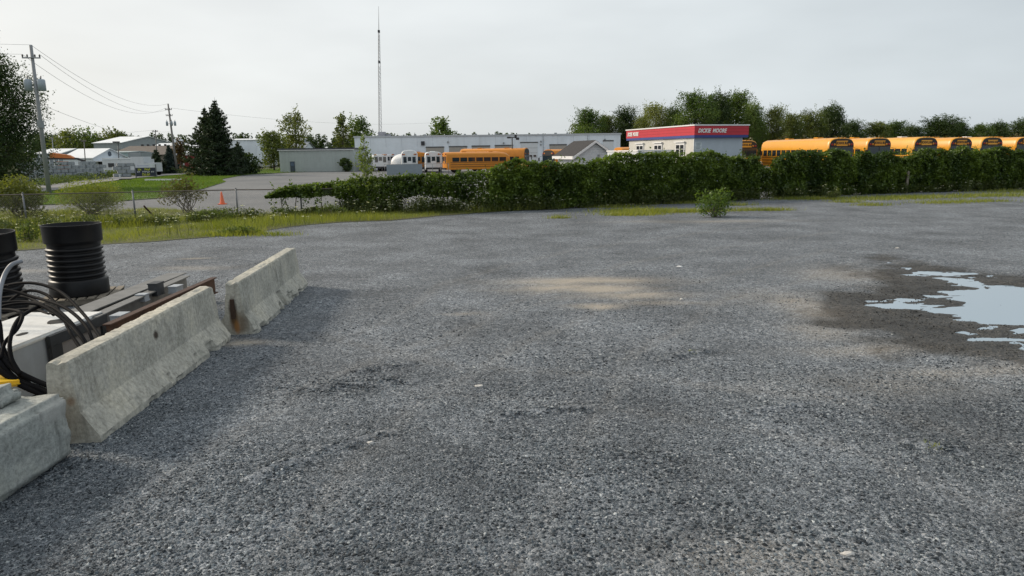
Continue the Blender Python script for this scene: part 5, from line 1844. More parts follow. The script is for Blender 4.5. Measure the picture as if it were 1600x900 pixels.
part(sh, 'meter_box', MATS['lamp_grey'], [((SWd * .63, -.08, ez - .35), (.14, .12, .6))])

def gable(label, name, px0, px1, Y, pye, pyp, dirx, depth, mw, mr, ridge='x', frac=.5, group=None, overh=.3):
    """gabled building whose long side or gable end faces the camera; pye eave, pyp ridge"""
    a, b = atx(px0, Y), atx(px1, Y)
    e, p = aty((px0 + px1) / 2, pye, Y).z, aty((px0 + px1) / 2, pyp, Y + (depth / 2 if ridge == 'x' else 0)).z
    t = thing(name, label, 'building', (a, Y, 0), 0, group)
    L = b - a
    mb = MB()
    if ridge == 'x':
        M = Matrix(((0, 1, 0, 0), (1, 0, 0, 0), (0, 0, 1, 0), (0, 0, 0, 1)))
        mb.prism([(0, 0), (depth, 0), (depth, e), (depth / 2, p - .05), (0, e)], 0, L, M)
        mb.build('wall', mw, t)
        k = (p - e) / (depth / 2)
        for s in (0, 1):
            q = [(-overh, e - k * overh), (depth / 2, p), (depth / 2, p + .12), (-overh, e - k * overh + .12)]
            if s:
                q = [(depth - x, z) for x, z in q]
            mb = MB()
            mb.prism(q, -overh, L + overh, M)
            mb.build('roof', mr, t)
    else:
        mb.prism([(0, 0), (L, 0), (L, e), (L / 2, p - .05), (0, e)], 0, depth)
        mb.build('wall', mw, t)
        k = (p - e) / (L / 2)
        for s in (0, 1):
            q = [(-overh, e - k * overh), (L / 2, p), (L / 2, p + .12), (-overh, e - k * overh + .12)]
            if s:
                q = [(L - x, z) for x, z in q]
            mb = MB()
            mb.prism(q, -overh, depth + overh, M=None)
            mb.build('roof', mr, t)
    return t, a, L, e, p
# left background, from far to near
GY = 175
t, a, L, e, p = gable('large grey warehouse with white metal roof beyond the brown roof', 'metal_warehouse', 148, 200, GY, 223.5, 214.5, 1, 18, M_GREY, M_ROOFW)
t.rotation_euler = (0, 0, R(-14))
for k in range(1, 4):
    part(t, 'wall_joint', mat('joint_grey', (.19, .21, .22), .8), [((L / 2, -.02, e * k / 4), (L - .1, .04, .06))])
t, a, L, e, p = gable('long white roofed building with a raised vent box, behind the blue spruce', 'white_roof_building', 214, 300, 152, 241, 224.5, 1, 22, mat('wall_pale', (.42, .42, .40), .7), M_ROOFW)
part(t, 'vent_box', M_SID, [((L * .34, 11, p + .35), (1.6, 1.4, 1.2))])
t, a, L, e, p = gable('red walled building with white roof behind the farther pole', 'red_building', 274, 306, 135, 242, 232, 1, 12, mat('red_wall', (.22, .03, .03), .7, .15), M_ROOFW)
part(t, 'window', M_TRIM, [((1.2, -.03, 1.4), (.7, .06, .7))])
t, a, L, e, p = gable('brown shingled house with tan walls near the short dark spruce', 'brown_roof_building', 172, 258, 132, 242, 229, 1, 16, mat('tan_wall', (.30, .26, .215), .8, .12), M_ROOFB, overh=.5)
for k in range(5):
    part(t, 'roof_vent', MATS['vent_dark'], [((L * .2 + k * L * .11, 8, p + .22), (.35, .35, .4))])
part(t, 'wall_window', M_GLASS, [((L * .72, -.03, 1.4), (1.0, .06, .9)), ])
t, a, L, e, p = gable('low flat teal building before the brown shingled house', 'teal_building', 150, 200, 122, 238.5, 237.5, 1, 7, mat('teal_wall', (.30, .40, .40), .65, .1), mat('teal_roof', (.38, .44, .44), .6))
part(t, 'wall_panel', M_GREY, [((L + 1.1, 3, e / 2), (2.2, 6, e - .02))])
part(t, 'window', M_GLASS, [((L + 1.3, -.03, e * .62), (.5, .06, .7))])
t, a, L, e, p = gable('white gable shed with a round vent, behind the concrete block wall', 'white_shed', 97, 150, 112, 247, 233.5, 1, 7.5, M_SIDB, M_ROOFW)
t.rotation_euler = (0, 0, R(-10))
mb = MB()
mb.tube([(L + .02, 3.75, e + (p - e) * .45), (L + .08, 3.75, e + (p - e) * .45)], .38, 12)
mb.build('round_vent', mat('vent_blue', (.10, .13, .17), .5), t)
part(t, 'porch_roof', M_ROOFW, [((L + .9, 3.2, e * .80), (1.7, 6.2, .1))])
part(t, 'dark_opening', MATS['vent_dark'], [((L + .02, 2.2, e * .40), (.06, 2.2, e * .74))])
t, a, L, e, p = gable('small grey shed with pale roof behind the orange boom', 'grey_shed', 58, 94, 118, 240, 233.5, 1, 8, mat('blue_grey_wall', (.22, .25, .28), .7), M_ROOFW)
for k in range(5):
    part(t, 'wall_post', M_TRIM, [((L * (k + .5) / 5, -.03, e / 2), (.12, .06, e - .05))])
t, a, L, e, p = gable('white building seen past the tall spruces', 'white_building', 352, 402, 170, 219, 217.5, 1, 14, M_SIDB, M_ROOFW)
t, a, L, e, p = gable('small grey house roof peeking over the low pale building', 'small_house', 456, 476, 168, 231, 222.5, 1, 8, M_SIDB, mat('roof_slate', (.22, .24, .26), .7))
part(t, 'chimney', M_GREY, [((L * .7, 4, p + .4), (.5, .5, 1.0))])
# long white trailer / container line with low roof
cx0, cx1, CY = atx(158, 106), atx(226, 106), 106
t = thing('site_trailer', 'long white site trailer behind the concrete wall and the sign', 'trailer', (cx0, CY, 0))
ht = aty(190, 248, CY).z
part(t, 'body', M_SID, [(((cx1 - cx0) / 2, 1.3, .55 + (ht - .6) / 2), (cx1 - cx0, 2.6, ht - .7))])
part(t, 'roof', M_ROOFW, [(((cx1 - cx0) * .42, 1.3, ht + .03), ((cx1 - cx0) * .84, 2.8, .16))])
for k in range(4):
    part(t, 'window', M_GLASS, [(((cx1 - cx0) * (.2 + .18 * k), -.03, ht * .62), (.9, .06, .6))])
for k in range(3):
    part(t, 'support', M_STEELD, [(((cx1 - cx0) * (.15 + .35 * k), 1.3, .28), (.4, 1.6, .55))])
# concrete block wall: every block a piece
M_CB = concrete_mat('wall_block_concrete', (.33, .36, .38))
def blockwall(label, P0, P1, rows, bl, bh, skip, seed):
    r = random.Random(seed)
    P0, P1 = Vector((*P0, 0)), Vector((*P1, 0))
    L = (P1 - P0).length
    t = thing('block_wall', label, 'wall', P0, math.atan2((P1 - P0).y, (P1 - P0).x), 'stacked concrete block walls')
    mb = MB()
    mb.bevbox((0, 0, 0), (bl - .05, .75, bh - .035), .045)
    first = None
    n = int(L / bl)
    for j in range(rows):
        for i in range(n):
            if j == rows - 1 and i in skip:
                continue
            x, z = (i + .5 + (.5 if j % 2 else 0)) * bl, (j + .5) * bh
            if first is None:
                first = mb.build('block', M_CB, t)
                o = first
            else:
                o = first.copy()
                C.objects.link(o)
                o.parent = t
            o.location = (x, r.uniform(-.04, .04), z)
            o.rotation_euler = (0, 0, r.uniform(-.012, .012))
    return t
a, b = onz(30, 279.5), onz(168, 268.5)
a, b = aty(30, 279, 80), aty(168, 268, 92)
blockwall('stacked grey concrete block wall along the road bank', (a.x, a.y), (b.x, b.y), 5, 1.05, .45, (4, 7, 10, 11), 3)
a, b = aty(50, 279, 78.5), aty(66, 277, 79.5)
blockwall('taller stub of stacked concrete blocks by the nearer utility pole', (a.x, a.y), (b.x, b.y), 6, 1.1, .45, (), 4)
a, b = aty(176, 266, 96), aty(216, 265, 98)
blockwall('short concrete block wall next to the roadside sign', (a.x, a.y), (b.x, b.y), 4, 1.1, .48, (), 5)
# orange boom machine behind the wall
p = aty(80, 243, 92)
t = thing('boom_lift', 'orange machine with long dark boom behind the concrete block wall', 'machine', (p.x, 92, 0))
zb = aty(100, 246, 92).z
part(t, 'chassis', mat('machine_dark', (.03, .03, .035), .6), [((1.0, 0, .7), (3.2, 1.6, .6))])
for sx in (0, 2.2):
    for sy in (-.7, .7):
        mb = MB()
        mb.tube([(sx, sy - .18, .42), (sx, sy + .18, .42)], .42, 14)
        mb.build('wheel', M_BLACK, t)
part(t, 'turret', mat('machine_orange', (.55, .16, .03), .5, .15), [((1.4, 0, 1.6), (.9, 1.1, 1.3))])
mb = MB()
mb.prism([(-.1, zb), (3.2, zb - .15), (2.4, zb + .30), (.3, zb + .62), (.0, zb + .62)], -.25, .25)
mb.build('boom_cover', MATS['machine_orange'], t)
mb = MB()
mb.prism([(-1.9, zb - .22), (3.4, zb - .30), (4.2, zb - .62), (4.3, zb - .38), (3.4, zb - .05), (-1.9, zb)], -.19, .19)
mb.build('boom', MATS['machine_dark'], t)
# weed bank along the road
r3 = np.random.default_rng(5)
PB = []
for px, py, hh_ in ((75, 288, 1.0), (95, 286, 1.3), (115, 283, 1.0), (135, 281, 1.2), (155, 279, 1.2), (175, 276, 1.3), (195, 275, 1.3), (208, 273, 1.0), (60, 290, .6), (232, 270, 1.4), (250, 269, 1.6), (268, 268, 1.4), (292, 271, 1.3), (308, 271, 1.0)):
    c = onz(px, py)
    PB.append((c.x, c.y, hh_ * .3, 1.7, 1.0, hh_ * .42))
P, k = blobs(PB, 9000, r3, .2)
P = P[P[:, 2] > 0]
V, F = leafquads(P, .2, r3, .3, .5)
npmesh('roadside_weeds', V, F, M_BUSH, kind='stuff', tint=np.clip(r3.normal(.5, .25, len(P)), 0, 1))
# roadside sign
p = onz(229, 277.5)
t = thing('roadside_sign', 'dark roadside sign with yellow and white lettering, white panel above', 'sign', (p.x, p.y, 0), R(4))
sc = p.y / FPX
W_, z0 = 29 * sc, .15
part(t, 'board', mat('sign_navy', (.018, .026, .045), .5), [((0, 0, z0 + 6.8 * sc), (W_, .12, 13 * sc))])
part(t, 'header_panel', M_SID, [((0, 0, z0 + 16.5 * sc), (W_, .16, 6.2 * sc))])
ink = part(t, 'header_line', mat('sign_lilac', (.35, .36, .55), .6), [((-.12 * W_, -.085, z0 + 16.2 * sc), (W_ * .6, .01, .9 * sc))])
ry = random.Random(2)
M_SY, M_SW = mat('sign_yellow', (.62, .66, .05), .5), mat('sign_white', (.6, .62, .62), .5)
for row, (zz, hh_, segs, mm) in enumerate(((10.6, 3.0, ((-.30, .18), (.10, .30)), M_SY), (7.0, 2.4, ((-.36, .16), (.02, .40), (.36, .16)), M_SW), (3.6, 3.0, ((-.08, .22), (.14, .16)), M_SY), (1.2, .8, ((-.0, .40),), M_SY))):
    for c_, w_ in segs:
        nch = max(2, int(w_ * 14))
        mb = MB()
        for k in range(nch):
            xx = (c_ + w_ * ((k + .5) / nch - .5)) * W_
            ww = w_ * W_ / nch
            zc = z0 + zz * sc
            h_ = hh_ * sc
            mb.box((xx - ww * .28, -.066, zc), (ww * .24, .012, h_))
            mb.box((xx + ww * .22, -.066, zc + ry.uniform(-.25, .25) * h_), (ww * .24, .012, h_ * .45))
            mb.box((xx, -.0645, zc + ry.choice((-.42, 0, .42)) * h_), (ww * .7, .012, h_ * .2))
        mb.build('lettering', mm, t)
for s in (-1, 1):
    part(t, 'post', M_GALV, [((s * (W_ / 2 + .08), 0, 10 * sc), (.1, .1, 20 * sc))])
# white truck box behind the sign
p = aty(225, 262, 104)
t = thing('box_truck', 'white box truck parked behind the roadside sign', 'truck', (p.x, 104, 0))
part(t, 'cargo_box', M_SID, [((-.3, 0, 1.75), (1.9, 2.3, 2.0))])
part(t, 'cab', M_SID, [((1.6, 0, 1.2), (1.3, 2.0, 1.3))])
part(t, 'windshield', M_GLASS, [((1.7, -1.01, 1.5), (.9, .03, .5))])
for sx in (-.8, 1.7):
    for sy in (-.9, .9):
        mb = MB()
        mb.tube([(sx, sy - .14, .42), (sx, sy + .14, .42)], .42, 14)
        mb.build('wheel', M_BLACK, t)
# parked car by the willow
p = onz(409, 264)
t = thing('parked_car', 'silver parked car half hidden beside the willow', 'car', (p.x, p.y + 3, 0))
mb = MB()
mb.prism([(-1.9, .3), (1.9, .3), (1.95, .75), (1.2, .9), (.7, 1.38), (-.9, 1.4), (-1.5, .95), (-1.95, .85)], -.85, .85)
mb.build('body', mat('car_silver', (.42, .44, .46), .3, .05, metal=.4), t)
part(t, 'side_window', M_GLASS, [((-.1, -.86, 1.13), (1.7, .03, .36))])
for sx in (-1.2, 1.2):
    for sy in (-.78, .78):
        mb = MB()
        mb.tube([(sx, sy - .1, .32), (sx, sy + .1, .32)], .32, 14)
        mb.build('wheel', M_BLACK, t)
# bollard-like marker and slab on the lawn
p = onz(188, 281)
t = thing('marker_post', 'short white marker post on the road edge by the lawn', 'post', (p.x, p.y, 0))
part(t, 'shaft', M_TRIM, [((0, 0, .28), (.12, .12, .56))])
part(t, 'cap', MATS['notice_white'], [((0, 0, .62), (.2, .2, .12))])
p = onz(196, 281.5)
t = thing('drain_cover', 'dark drain cover lying in the lawn by the road', 'drain cover', (p.x, p.y, 0))
part(t, 'slab', mat('drain_dark', (.06, .05, .045), .9), [((0, 0, .09), (1.1, .8, .16))])
part(t, 'lid', M_STEELD, [((0, 0, .18), (.8, .55, .03))])
p = onz(255, 282.5)
t = thing('concrete_kerb', 'long white concrete kerb lying across the lawn', 'kerb', (p.x, p.y, 0), R(-3))
for k in range(4):
    part(t, 'kerb_stone', M_TRIM, [((-1.6 + k * 1.05, .1 * (k % 2), .12), (1.0, .22, .18))])
# traffic cone
p = onz(347.5, 318.5)
t = thing('traffic_cone', 'orange traffic cone on the asphalt behind the fence', 'traffic cone', (p.x, p.y, -.03))
part(t, 'base', mat('cone_orange', (.80, .12, .02), .5, .1), [((0, 0, .025), (.38, .38, .05))])
mb = MB()
mb.lathe([(.15, .05), (.13, .1), (.035, .70), (.03, .72), (0, .72)], 18)
mb.build('cone_body', MATS['cone_orange'], t)
# ------------------------------------------------------------------ poles, wires, tower
M_POLE = mat('grey_pole', (.20, .19, .18), .85, .3, 2, streak=.4)
M_POLEL = mat('pale_pole', (.30, .31, .32), .8, .25, 2, streak=.3)
M_XFM = mat('transformer', (.33, .38, .42), .5, .1)
M_INS = mat('insulator', (.10, .09, .085), .3)
def pole(label, base, top, r0, arm, xf, m, arms=(.88,), rot=0.0):
    base, top = Vector(base), Vector(top)
    t = thing('utility_pole', label, 'utility pole', base, 0, 'wooden utility poles along the road')
    d = top - base
    mb = MB()
    mb.tube([d * -.01, d * .5, d], [r0, r0 * .85, r0 * .62], 10)
    mb.build('pole_shaft', m, t)
    ends = []
    ca = Vector((math.cos(rot), math.sin(rot), 0))
    for f in arms:
        c = d * f
        mb = MB()
        mb.tube([c - ca * arm + Vector((0, -.12, 0)), c + ca * arm + Vector((0, -.12, 0))], .05, 5)
        ao = mb.build('crossarm', m, t)
        for k in (-1, -.45, .45, 1):
            q = c + ca * arm * .93 * k + Vector((0, -.12, .05))
            mb = MB()
            mb.lathe([(.03, 0), (.06, .04), (.05, .10), (.065, .14), (.03, .2), (0, .2)], 8, q)
            mb.build('insulator', M_INS, ao)
            ends.append(base + q + Vector((0, 0, .2)))
    for (f, s, sz_, hz) in xf:
        c = d * f + ca * s + Vector((0, -.1, 0))
        mb = MB()
        mb.lathe([(0, -hz / 2), (sz_, -hz / 2), (sz_, hz / 2), (sz_ * .8, hz / 2 + .08), (0, hz / 2 + .1)], 16, c)
        xo = mb.build('transformer', M_XFM, t)
        mb = MB()
        mb.tube([c + Vector((0, 0, hz / 2 + .05)), c + Vector((.03, 0, hz / 2 + .33))], .04, 6)
        mb.tube([c + Vector((0, .02, 0)), d * f], .04, 4)
        mb.build('bushing', M_INS, xo)
    return t, ends, base + d
b1 = onz(77, 302.5)
t1 = aty(48, 70, b1.y - .6)
p1, e1, top1 = pole('nearer utility pole with two large pale transformers, in the leafy tree', b1, t1, .17, .62, [(.735, -.46, .27, .75), (.735, .46, .27, .75)], M_POLEL, (.915,), .15)
part(p1, 'meter_box', MATS['lamp_grey'], [(((t1 - b1) * .48)[:], (.28, .4, .55))])
b2 = onz(277, 271)
t2 = aty(262.5, 162, b2.y)
p2, e2, top2 = pole('farther leaning utility pole with three transformers and a double crossarm', b2, t2, .19, .50, [(.715, -.52, .17, .62), (.715, 0.2, .17, .62), (.715, .72, .17, .62)], M_POLE, (.915, .83), .1)
b3, t3 = onz(246, 266), aty(242.5, 203, 118)
b3 = Vector((aty(246, 260, 118).x, 118, 0))
p3, e3, top3 = pole('thin distant pole beyond the brown roofed building', b3, t3, .11, .45, [], M_POLE, (.96,), .1)
b4, t4 = Vector((aty(84, 260, 125).x, 125, 0)), aty(81.5, 215, 125)
p4, e4, top4 = pole('thin pale pole behind the orange boom', b4, t4, .10, .3, [], M_POLEL, (.96,), .1)
b5, t5 = Vector((aty(133, 260, 105).x, 105, 0)), aty(131, 219, 105)
p5, e5, top5 = pole('thin pole in front of the white gable shed', b5, t5, .09, .3, [], M_POLE, (.96,), .1)
def wire(a, b, sag, label):
    a, b = Vector(a), Vector(b)
    mb = MB()
    mb.tube([a.lerp(b, k / 24) - Vector((0, 0, sag * 4 * (k / 24) * (1 - k / 24))) for k in range(25)], .007 + .00005 * max(a.y, b.y), 4, False)
    tag(mb.build('power_line', mat('wire_grey', (.22, .22, .22), .6)), label, 'power line', 'power lines strung between the poles')
wire(e1[0], e2[0], 2.2, 'power line between the two transformer poles, outer side towards the road')
wire(e1[3], e2[3], 2.0, 'power line between the two transformer poles, inner side towards the lot')
wire(top1, top2, 1.7, 'topmost power line between the two transformer poles')
wire(b1.lerp(t1, .62), b2.lerp(t2, .5), .9, 'low cable strung between the two transformer poles')
wire(b2.lerp(t2, .62), top3, .3, 'cable from the farther transformer pole to the thin distant pole')
wire(top3, Vector((-100, 128, top3.z - .4)), .6, 'cable running from the thin distant pole towards the grey warehouse')
wire(e2[3], Vector((-20, 190, e2[3].z + .6)), 1.3, 'power line leaving the farther transformer pole behind the spruces')
wire(top1, Vector((-62, 30, top1.z + .9)), .8, 'topmost power line leaving the nearer pole out of the picture')
wire(e1[0], Vector((-62, 28, e1[0].z + .6)), .8, 'power line leaving the nearer pole crossarm out of the picture')
# street lamp by the road
b_ = aty(186, 268, 108)
tp = aty(184.5, 222, 108)
t = thing('street_lamp', 'dark street lamp in front of the brown roofed house', 'street lamp', (b_.x, 108, 0))
mb = MB()
mb.tube([(0, 0, 0), (tp.x - b_.x, 0, tp.z)], [.09, .06], 8)
mb.build('lamp_post', mat('lamp_dark', (.03, .032, .035), .5), t)
part(t, 'lamp_head', MATS['lamp_dark'], [((tp.x - b_.x - .3, 0, tp.z), (.9, .4, .22))])
# flood light pole in the bus lot
FYL = 104
b_ = atx(800.5, FYL)
zt = aty(800, 214.5, FYL).z
t = thing('flood_light', 'dark flood light pole in front of the warehouse doors', 'flood light', (b_, FYL, 0))
mb = MB()
mb.tube([(0, 0, 0), (0, 0, zt)], [.10, .08], 8)
mb.build('lamp_post', MATS['lamp_dark'], t)
part(t, 'crossarm', MATS['lamp_dark'], [((0, 0, zt - .03), (1.2, .1, .12))])
for c_, s_ in (((-.48, -.2, zt - .05), (.6, .5, .22)), ((.52, -.2, zt + .1), (.34, .5, .52)), ((.80, -.25, zt - .22), (.50, .5, .36))):
    mb = MB()
    mb.bevbox(c_, s_, .05)
    mb.build('lamp_head', MATS['lamp_dark'], t)
# lattice radio tower
TY = 152
b_ = aty(594.5, 262, TY)
zt = aty(591.5, 10, TY).z
zm, zu = aty(592.5, 97, TY).z, aty(592, 49, TY).z
t = thing('radio_tower', 'tall thin lattice radio tower behind the warehouse', 'tower', (b_.x, TY, 0))
M_TW = mat('tower_steel', (.34, .34, .35), .55, .2, 2)
lean = aty(591.5, 10, TY).x - b_.x
def lattice(z0, z1, w0, w1, step):
    legs = []
    mb = MB()
    P = lambda z, k: Vector((lean * z / zt + (w0 + (w1 - w0) * (z - z0) / (z1 - z0)) * math.cos(.5 + k * 2.0944), (w0 + (w1 - w0) * (z - z0) / (z1 - z0)) * math.sin(.5 + k * 2.0944), z))
    for k in range(3):
        mk = MB()
        mk.tube([P(z0, k), P(z1, k)], .045, 5)
        mk.build('leg', M_TW, t)
    z = z0
    j = 0
    while z + step <= z1 + .01:
        for k in range(3):
            mb.tube([P(z, k), P(z + step, (k + 1) % 3)], .026, 4, False)
            mb.tube([P(z, k), P(z, (k + 1) % 3)], .026, 4, False)
        z += step
    mb.build('bracing', M_TW, t, 'stuff', fix=False)
lattice(0, zm, .42, .27, .85)
lattice(zm, zu, .24, .16, .7)
mb = MB()
mb.tube([(lean * zu / zt, 0, zu), (lean, 0, zt)], [.07, .035], 6)
mb.build('whip_antenna', M_TW, t)
for z in (zm, zu):
    part(t, 'clamp', MATS['vent_dark'], [((lean * z / zt, 0, z), (.42, .42, .5))])

# ------------------------------------------------------------------ buses
M_BUSY = mat('school_bus_yellow', (.66, .30, .018), .35, .07, 1.5, spec=.5)
M_BUSO = mat('aged_bus_orange', (.62, .23, .016), .4, .1, 1.5, spec=.5)
M_BUSW = mat('bus_white', (.66, .68, .69), .4, .08, 1.5)
M_BLK = mat('bus_black', (.012, .012, .013), .4, .1)
M_WIN = mat('bus_glass', (.016, .026, .034), .08, .2, 2, spec=.7)
M_RED = mat('lamp_red', (.30, .015, .012), .25, .1)
M_AMB = mat('lamp_amber', (.55, .20, .01), .25, .1)
def bus(label, L, paint, loc, rz, group, front='cap', hood=True, sign=True, nwin=None, roofp=None, Hb=3.1, round_end=0.0, name='school_bus'):
    """front at local y=0 facing -y, body runs to +y"""
    t = thing(name, label, 'bus', loc, rz, group)
    Wb = 1.22
    def section(s, zs=1.0, zoff=0.0):
        pts = [(-Wb * .985, .48), (-Wb, 1.0), (-Wb, 2.05)]
        for k in range(9):
            a = math.pi * (1 - k / 8)
            pts.append((Wb * math.copysign(abs(math.cos(a)) ** .55, math.cos(a)), 2.15 + (Hb - 2.15) * (math.sin(a) ** .62)))
        pts += [(Wb, 2.05), (Wb, 1.0), (Wb * .985, .48)]
        return [(x * s, .48 + (z - .48) * zs) for x, z in pts]
    mb = MB()
    sl = [(.0, .93, .985), (.06, .97, .995), (.25, 1, 1)]
    if round_end:
        sl += [(L - round_end, 1, 1), (L - round_end * .5, 1, .965), (L - round_end * .2, .97, .90), (L, .9, .78)]
    else:
        sl += [(L - .35, 1, 1), (L - .1, .985, .985), (L, .93, .95)]
    vs, n = [], None
    for y, s, zs in sl:
        sec = section(s, zs)
        n = len(sec)
        vs += [(x, y, z) for x, z in sec]
    fs = []
    for i in range(len(sl) - 1):
        for k in range(n):
            k2 = (k + 1) % n
            fs.append((i * n + k, i * n + k2, (i + 1) * n + k2, (i + 1) * n + k))
    fs += [tuple(range(n)), tuple(range((len(sl) - 1) * n, len(sl) * n))[::-1]]
    mb.add(vs, fs, True)
    o = mb.build('body', paint, t)
    o.data.set_sharp_from_angle(angle=R(30))
    # front: dark arched cap, sign, warning lamps, windshield
    def arch(w, z0, z1, y0, y1, nm, m, par):
        P_ = [(-w, z0)]
        for k in range(13):
            a = math.pi * (1 - k / 12)
            P_.append((w * math.copysign(abs(math.cos(a)) ** .62, math.cos(a)), z0 + .04 + (z1 - z0 - .04) * math.sin(a) ** .75))
        P_.append((w, z0))
        k_ = MB()
        k_.prism(P_, y0, y1)
        return k_.build(nm, m, par)
    if front == 'cap':
        cp = arch(1.13, 2.30, Hb - .10, -.05, .02, 'front_cap', M_BLK if sign else M_BLK, t)
        if sign:
            sg = part(t, 'bus_sign', paint, [((0, -.07, 2.62), (1.04, .06, .44))])
            text('lettering', 'SCHOOL BUS', .235, M_BLK, sg, Matrix.Translation((0, -.103, 2.54)) @ RX @ Matrix.Diagonal((.74, 1.25, 1, 1)), 0, .008)
        for x in (-.3, 0, .3):
            part(t, 'marker_lamp', M_AMB, [((x, .02, Hb - .005), (.10, .07, .05))])
        for s in (-1, 1):
            mb = MB()
            mb.tube([(s * 1.12, -.02, 2.25), (s * 1.42, -.30, 2.12), (s * 1.42, -.30, 1.75)], .018, 5)
            mb.box((s * 1.44, -.32, 1.82), (.22, .06, .42))
            mb.build('mirror', M_BLK, t)
        for x, m in ((-.92, M_RED), (-.68, M_AMB), (.68, M_AMB), (.92, M_RED)):
            mb = MB()
            mb.tube([(x, -.08, 2.52), (x, -.04, 2.52)], .095, 12)
            mb.build('warning_lamp', m, t)
        ws = MB()
        ws.prism([(-1.08, 1.42), (1.08, 1.42), (1.10, 2.28), (-1.10, 2.28)], -.045, .03)
        w_ = ws.build('windshield', M_WIN, t)
        part(w_, 'windshield_divider', M_BLK, [((0, -.055, 1.85), (.05, .02, .84))])
    else:                                      # rear of a bus: door, two windows, lamps
        for x in (-.66, .66):
            part(t, 'rear_window', M_WIN, [((x, -.03, 1.85), (.46, .06, .85))])
        dr = part(t, 'rear_door', paint, [((0, -.02, 1.5), (.74, .06, 1.9))])
        part(dr, 'door_window', M_WIN, [((0, -.055, 1.95), (.5, .03, .6))])
        part(t, 'bumper', M_BLK, [((0, -.12, .62), (2.3, .2, .22))])
        for x, m in ((-.95, M_RED), (.95, M_RED), (-.72, M_AMB), (.72, M_AMB)):
            mb = MB()
            mb.tube([(x, -.07, 2.60), (x, -.0, 2.60)], .1, 12)
            mb.build('tail_lamp', m, t)
    nw = nwin or int((L - 1.2) / .80)
    for k in range(5):
        part(t, 'roof_seam', mat('seam_amber', (.45, .20, .015), .5) if paint is not M_BUSW else M_TRIM, [((0, L * (.14 + .17 * k), Hb - .012), (1.0, .05, .03))])
    for s in (-1, 1):
        for k in range(nw):
            y = .75 + k * (L - 1.3) / nw + (L - 1.3) / nw / 2
            wd = (L - 1.3) / nw - .16
            w_ = part(t, 'window', M_WIN, [((s * (Wb - .002), y, 1.82), (.05, wd, .56))])
            part(w_, 'sash_bar', M_BLK, [((s * (Wb + .012), y, 1.86), (.03, wd - .01, .03))])
        for z in (1.42, 1.15, .85):
            part(t, 'rub_rail', M_BLK, [((s * (Wb + .003), L / 2 + .1, z), (.035, L - .9, .055))])
    for y in (L * .3, L * .72):
        mb = MB()
        mb.bevbox((0, y, Hb + .04), (.62, .66, .10), .03)
        mb.build('roof_hatch', roofp or paint, t)
    if hood and front == 'cap':
        mb = MB()
        mb.bevbox((0, -.85, 1.0), (1.9, 1.7, .75), .14)
        mb.build('hood', paint, t)
        part(t, 'grille', M_BLK, [((0, -1.71, .95), (1.0, .05, .45))])
        for x in (-.72, .72):
            mb = MB()
            mb.tube([(x, -1.73, .95), (x, -1.68, .95)], .13, 12)
            mb.build('headlight', M_TRIM, t)
        part(t, 'bumper', M_BLK, [((0, -1.85, .55), (2.3, .2, .25))])
    for y in ((-1.0 if hood and front == 'cap' else 1.6), L - 2.4):
        for x in (-1.02, 1.02):
            mb = MB()
            mb.tube([(x - .14, y, .48), (x + .14, y, .48)], .48, 16)
            wh_ = mb.build('wheel', M_BLK, t)
            mb = MB()
            mb.tube([(x - .15, y, .48), (x + .15, y, .48)], .22, 12)
            mb.build('hub', M_GALV, wh_)
    return t
gR = 'yellow school buses parked side by side behind the long hedge'
row = [(1315, 60.0, 'first yellow school bus of the row, its long side in view'), (1374, 62.0, 'second yellow school bus of the row, close beside the first'), (1447, 63.2, 'third yellow school bus, framed by a wide gap on each side'),
       (1502, 66.0, 'fourth yellow school bus of the row, right of the third'), (1550, 68.0, 'fifth yellow school bus of the row, before the last one'), (1604, 69.5, 'last yellow school bus, cut by the picture edge')]
rb_ = math.atan2(.155, .988)
b0 = None
for k, (px, Y, lab) in enumerate(row):
    x = atx(px, Y, 225)
    if b0 is None:
        b0 = bus(lab, 11.4, M_BUSY, (x, Y, tz(x, Y)), rb_, gR)
    else:
        if k == 2:
            b1 = bus(lab, 10.6, mat('faded_bus_yellow', (.70, .35, .035), .42, .12, 1.2), (x, Y, tz(x, Y)), rb_ - .01, gR, nwin=11, roofp=M_TRIM, Hb=3.14)
            continue
        copy_thing(b1 if k == 4 else b0, lab, (x, Y, tz(x, Y)), rb_ + (.0, .02, -.01, .02, .0, .01)[k], group=gR)
x = atx(1166, 68, 225)
copy_thing(b0, 'yellow school bus half hidden behind the shaded office end wall', (x, 68, tz(x, 68)), rb_ - .05, group=gR)
gM = 'buses parked in the lot by the warehouse'
# orange bus side-on with rounded end, in front of the warehouse
x = atx(694, 96)
bus('orange bus parked side on with a rounded end, in front of the others', 9.2, M_BUSO, (x, 96, 0), R(-71), gM, 'rear', False, False, 7, None, 2.85, 1.6)
x = atx(823, 104)
bus('long orange bus behind the rounded one, facing the flood light pole', 10.4, M_BUSO, (x, 104, 0), R(71), gM, 'cap', False, False, None, None, 3.35)
x = atx(677, 99)
bus('white bus seen end on beside the rounded orange bus', 8, M_BUSW, (x, 99, 0), R(8), gM, 'rear', False, False, None, None, 2.95, name='white_bus')
x = atx(654, 103)
bus('narrow orange bus end squeezed between two white buses', 8, M_BUSO, (x, 103, 0), R(8), gM, 'rear', False, False, None, None, 2.9)
x = atx(643, 101)
bus('tall white bus next to the grey screen fence', 7.5, M_BUSW, (x - .4, 101.5, 0), R(8), gM, 'rear', False, False, None, None, 3.2, name='white_bus')
x = atx(594, 112)
bus('white minibus nearest the warehouse corner', 6, M_BUSW, (x, 112, 0), R(20), gM, 'rear', False, False, None, None, 2.6, name='white_bus')
x = atx(606, 114)
bus('white minibus between the corner minibus and the white dome', 6, M_BUSW, (x, 114, 0), R(20), gM, 'rear', False, False, None, None, 2.6, name='white_bus')
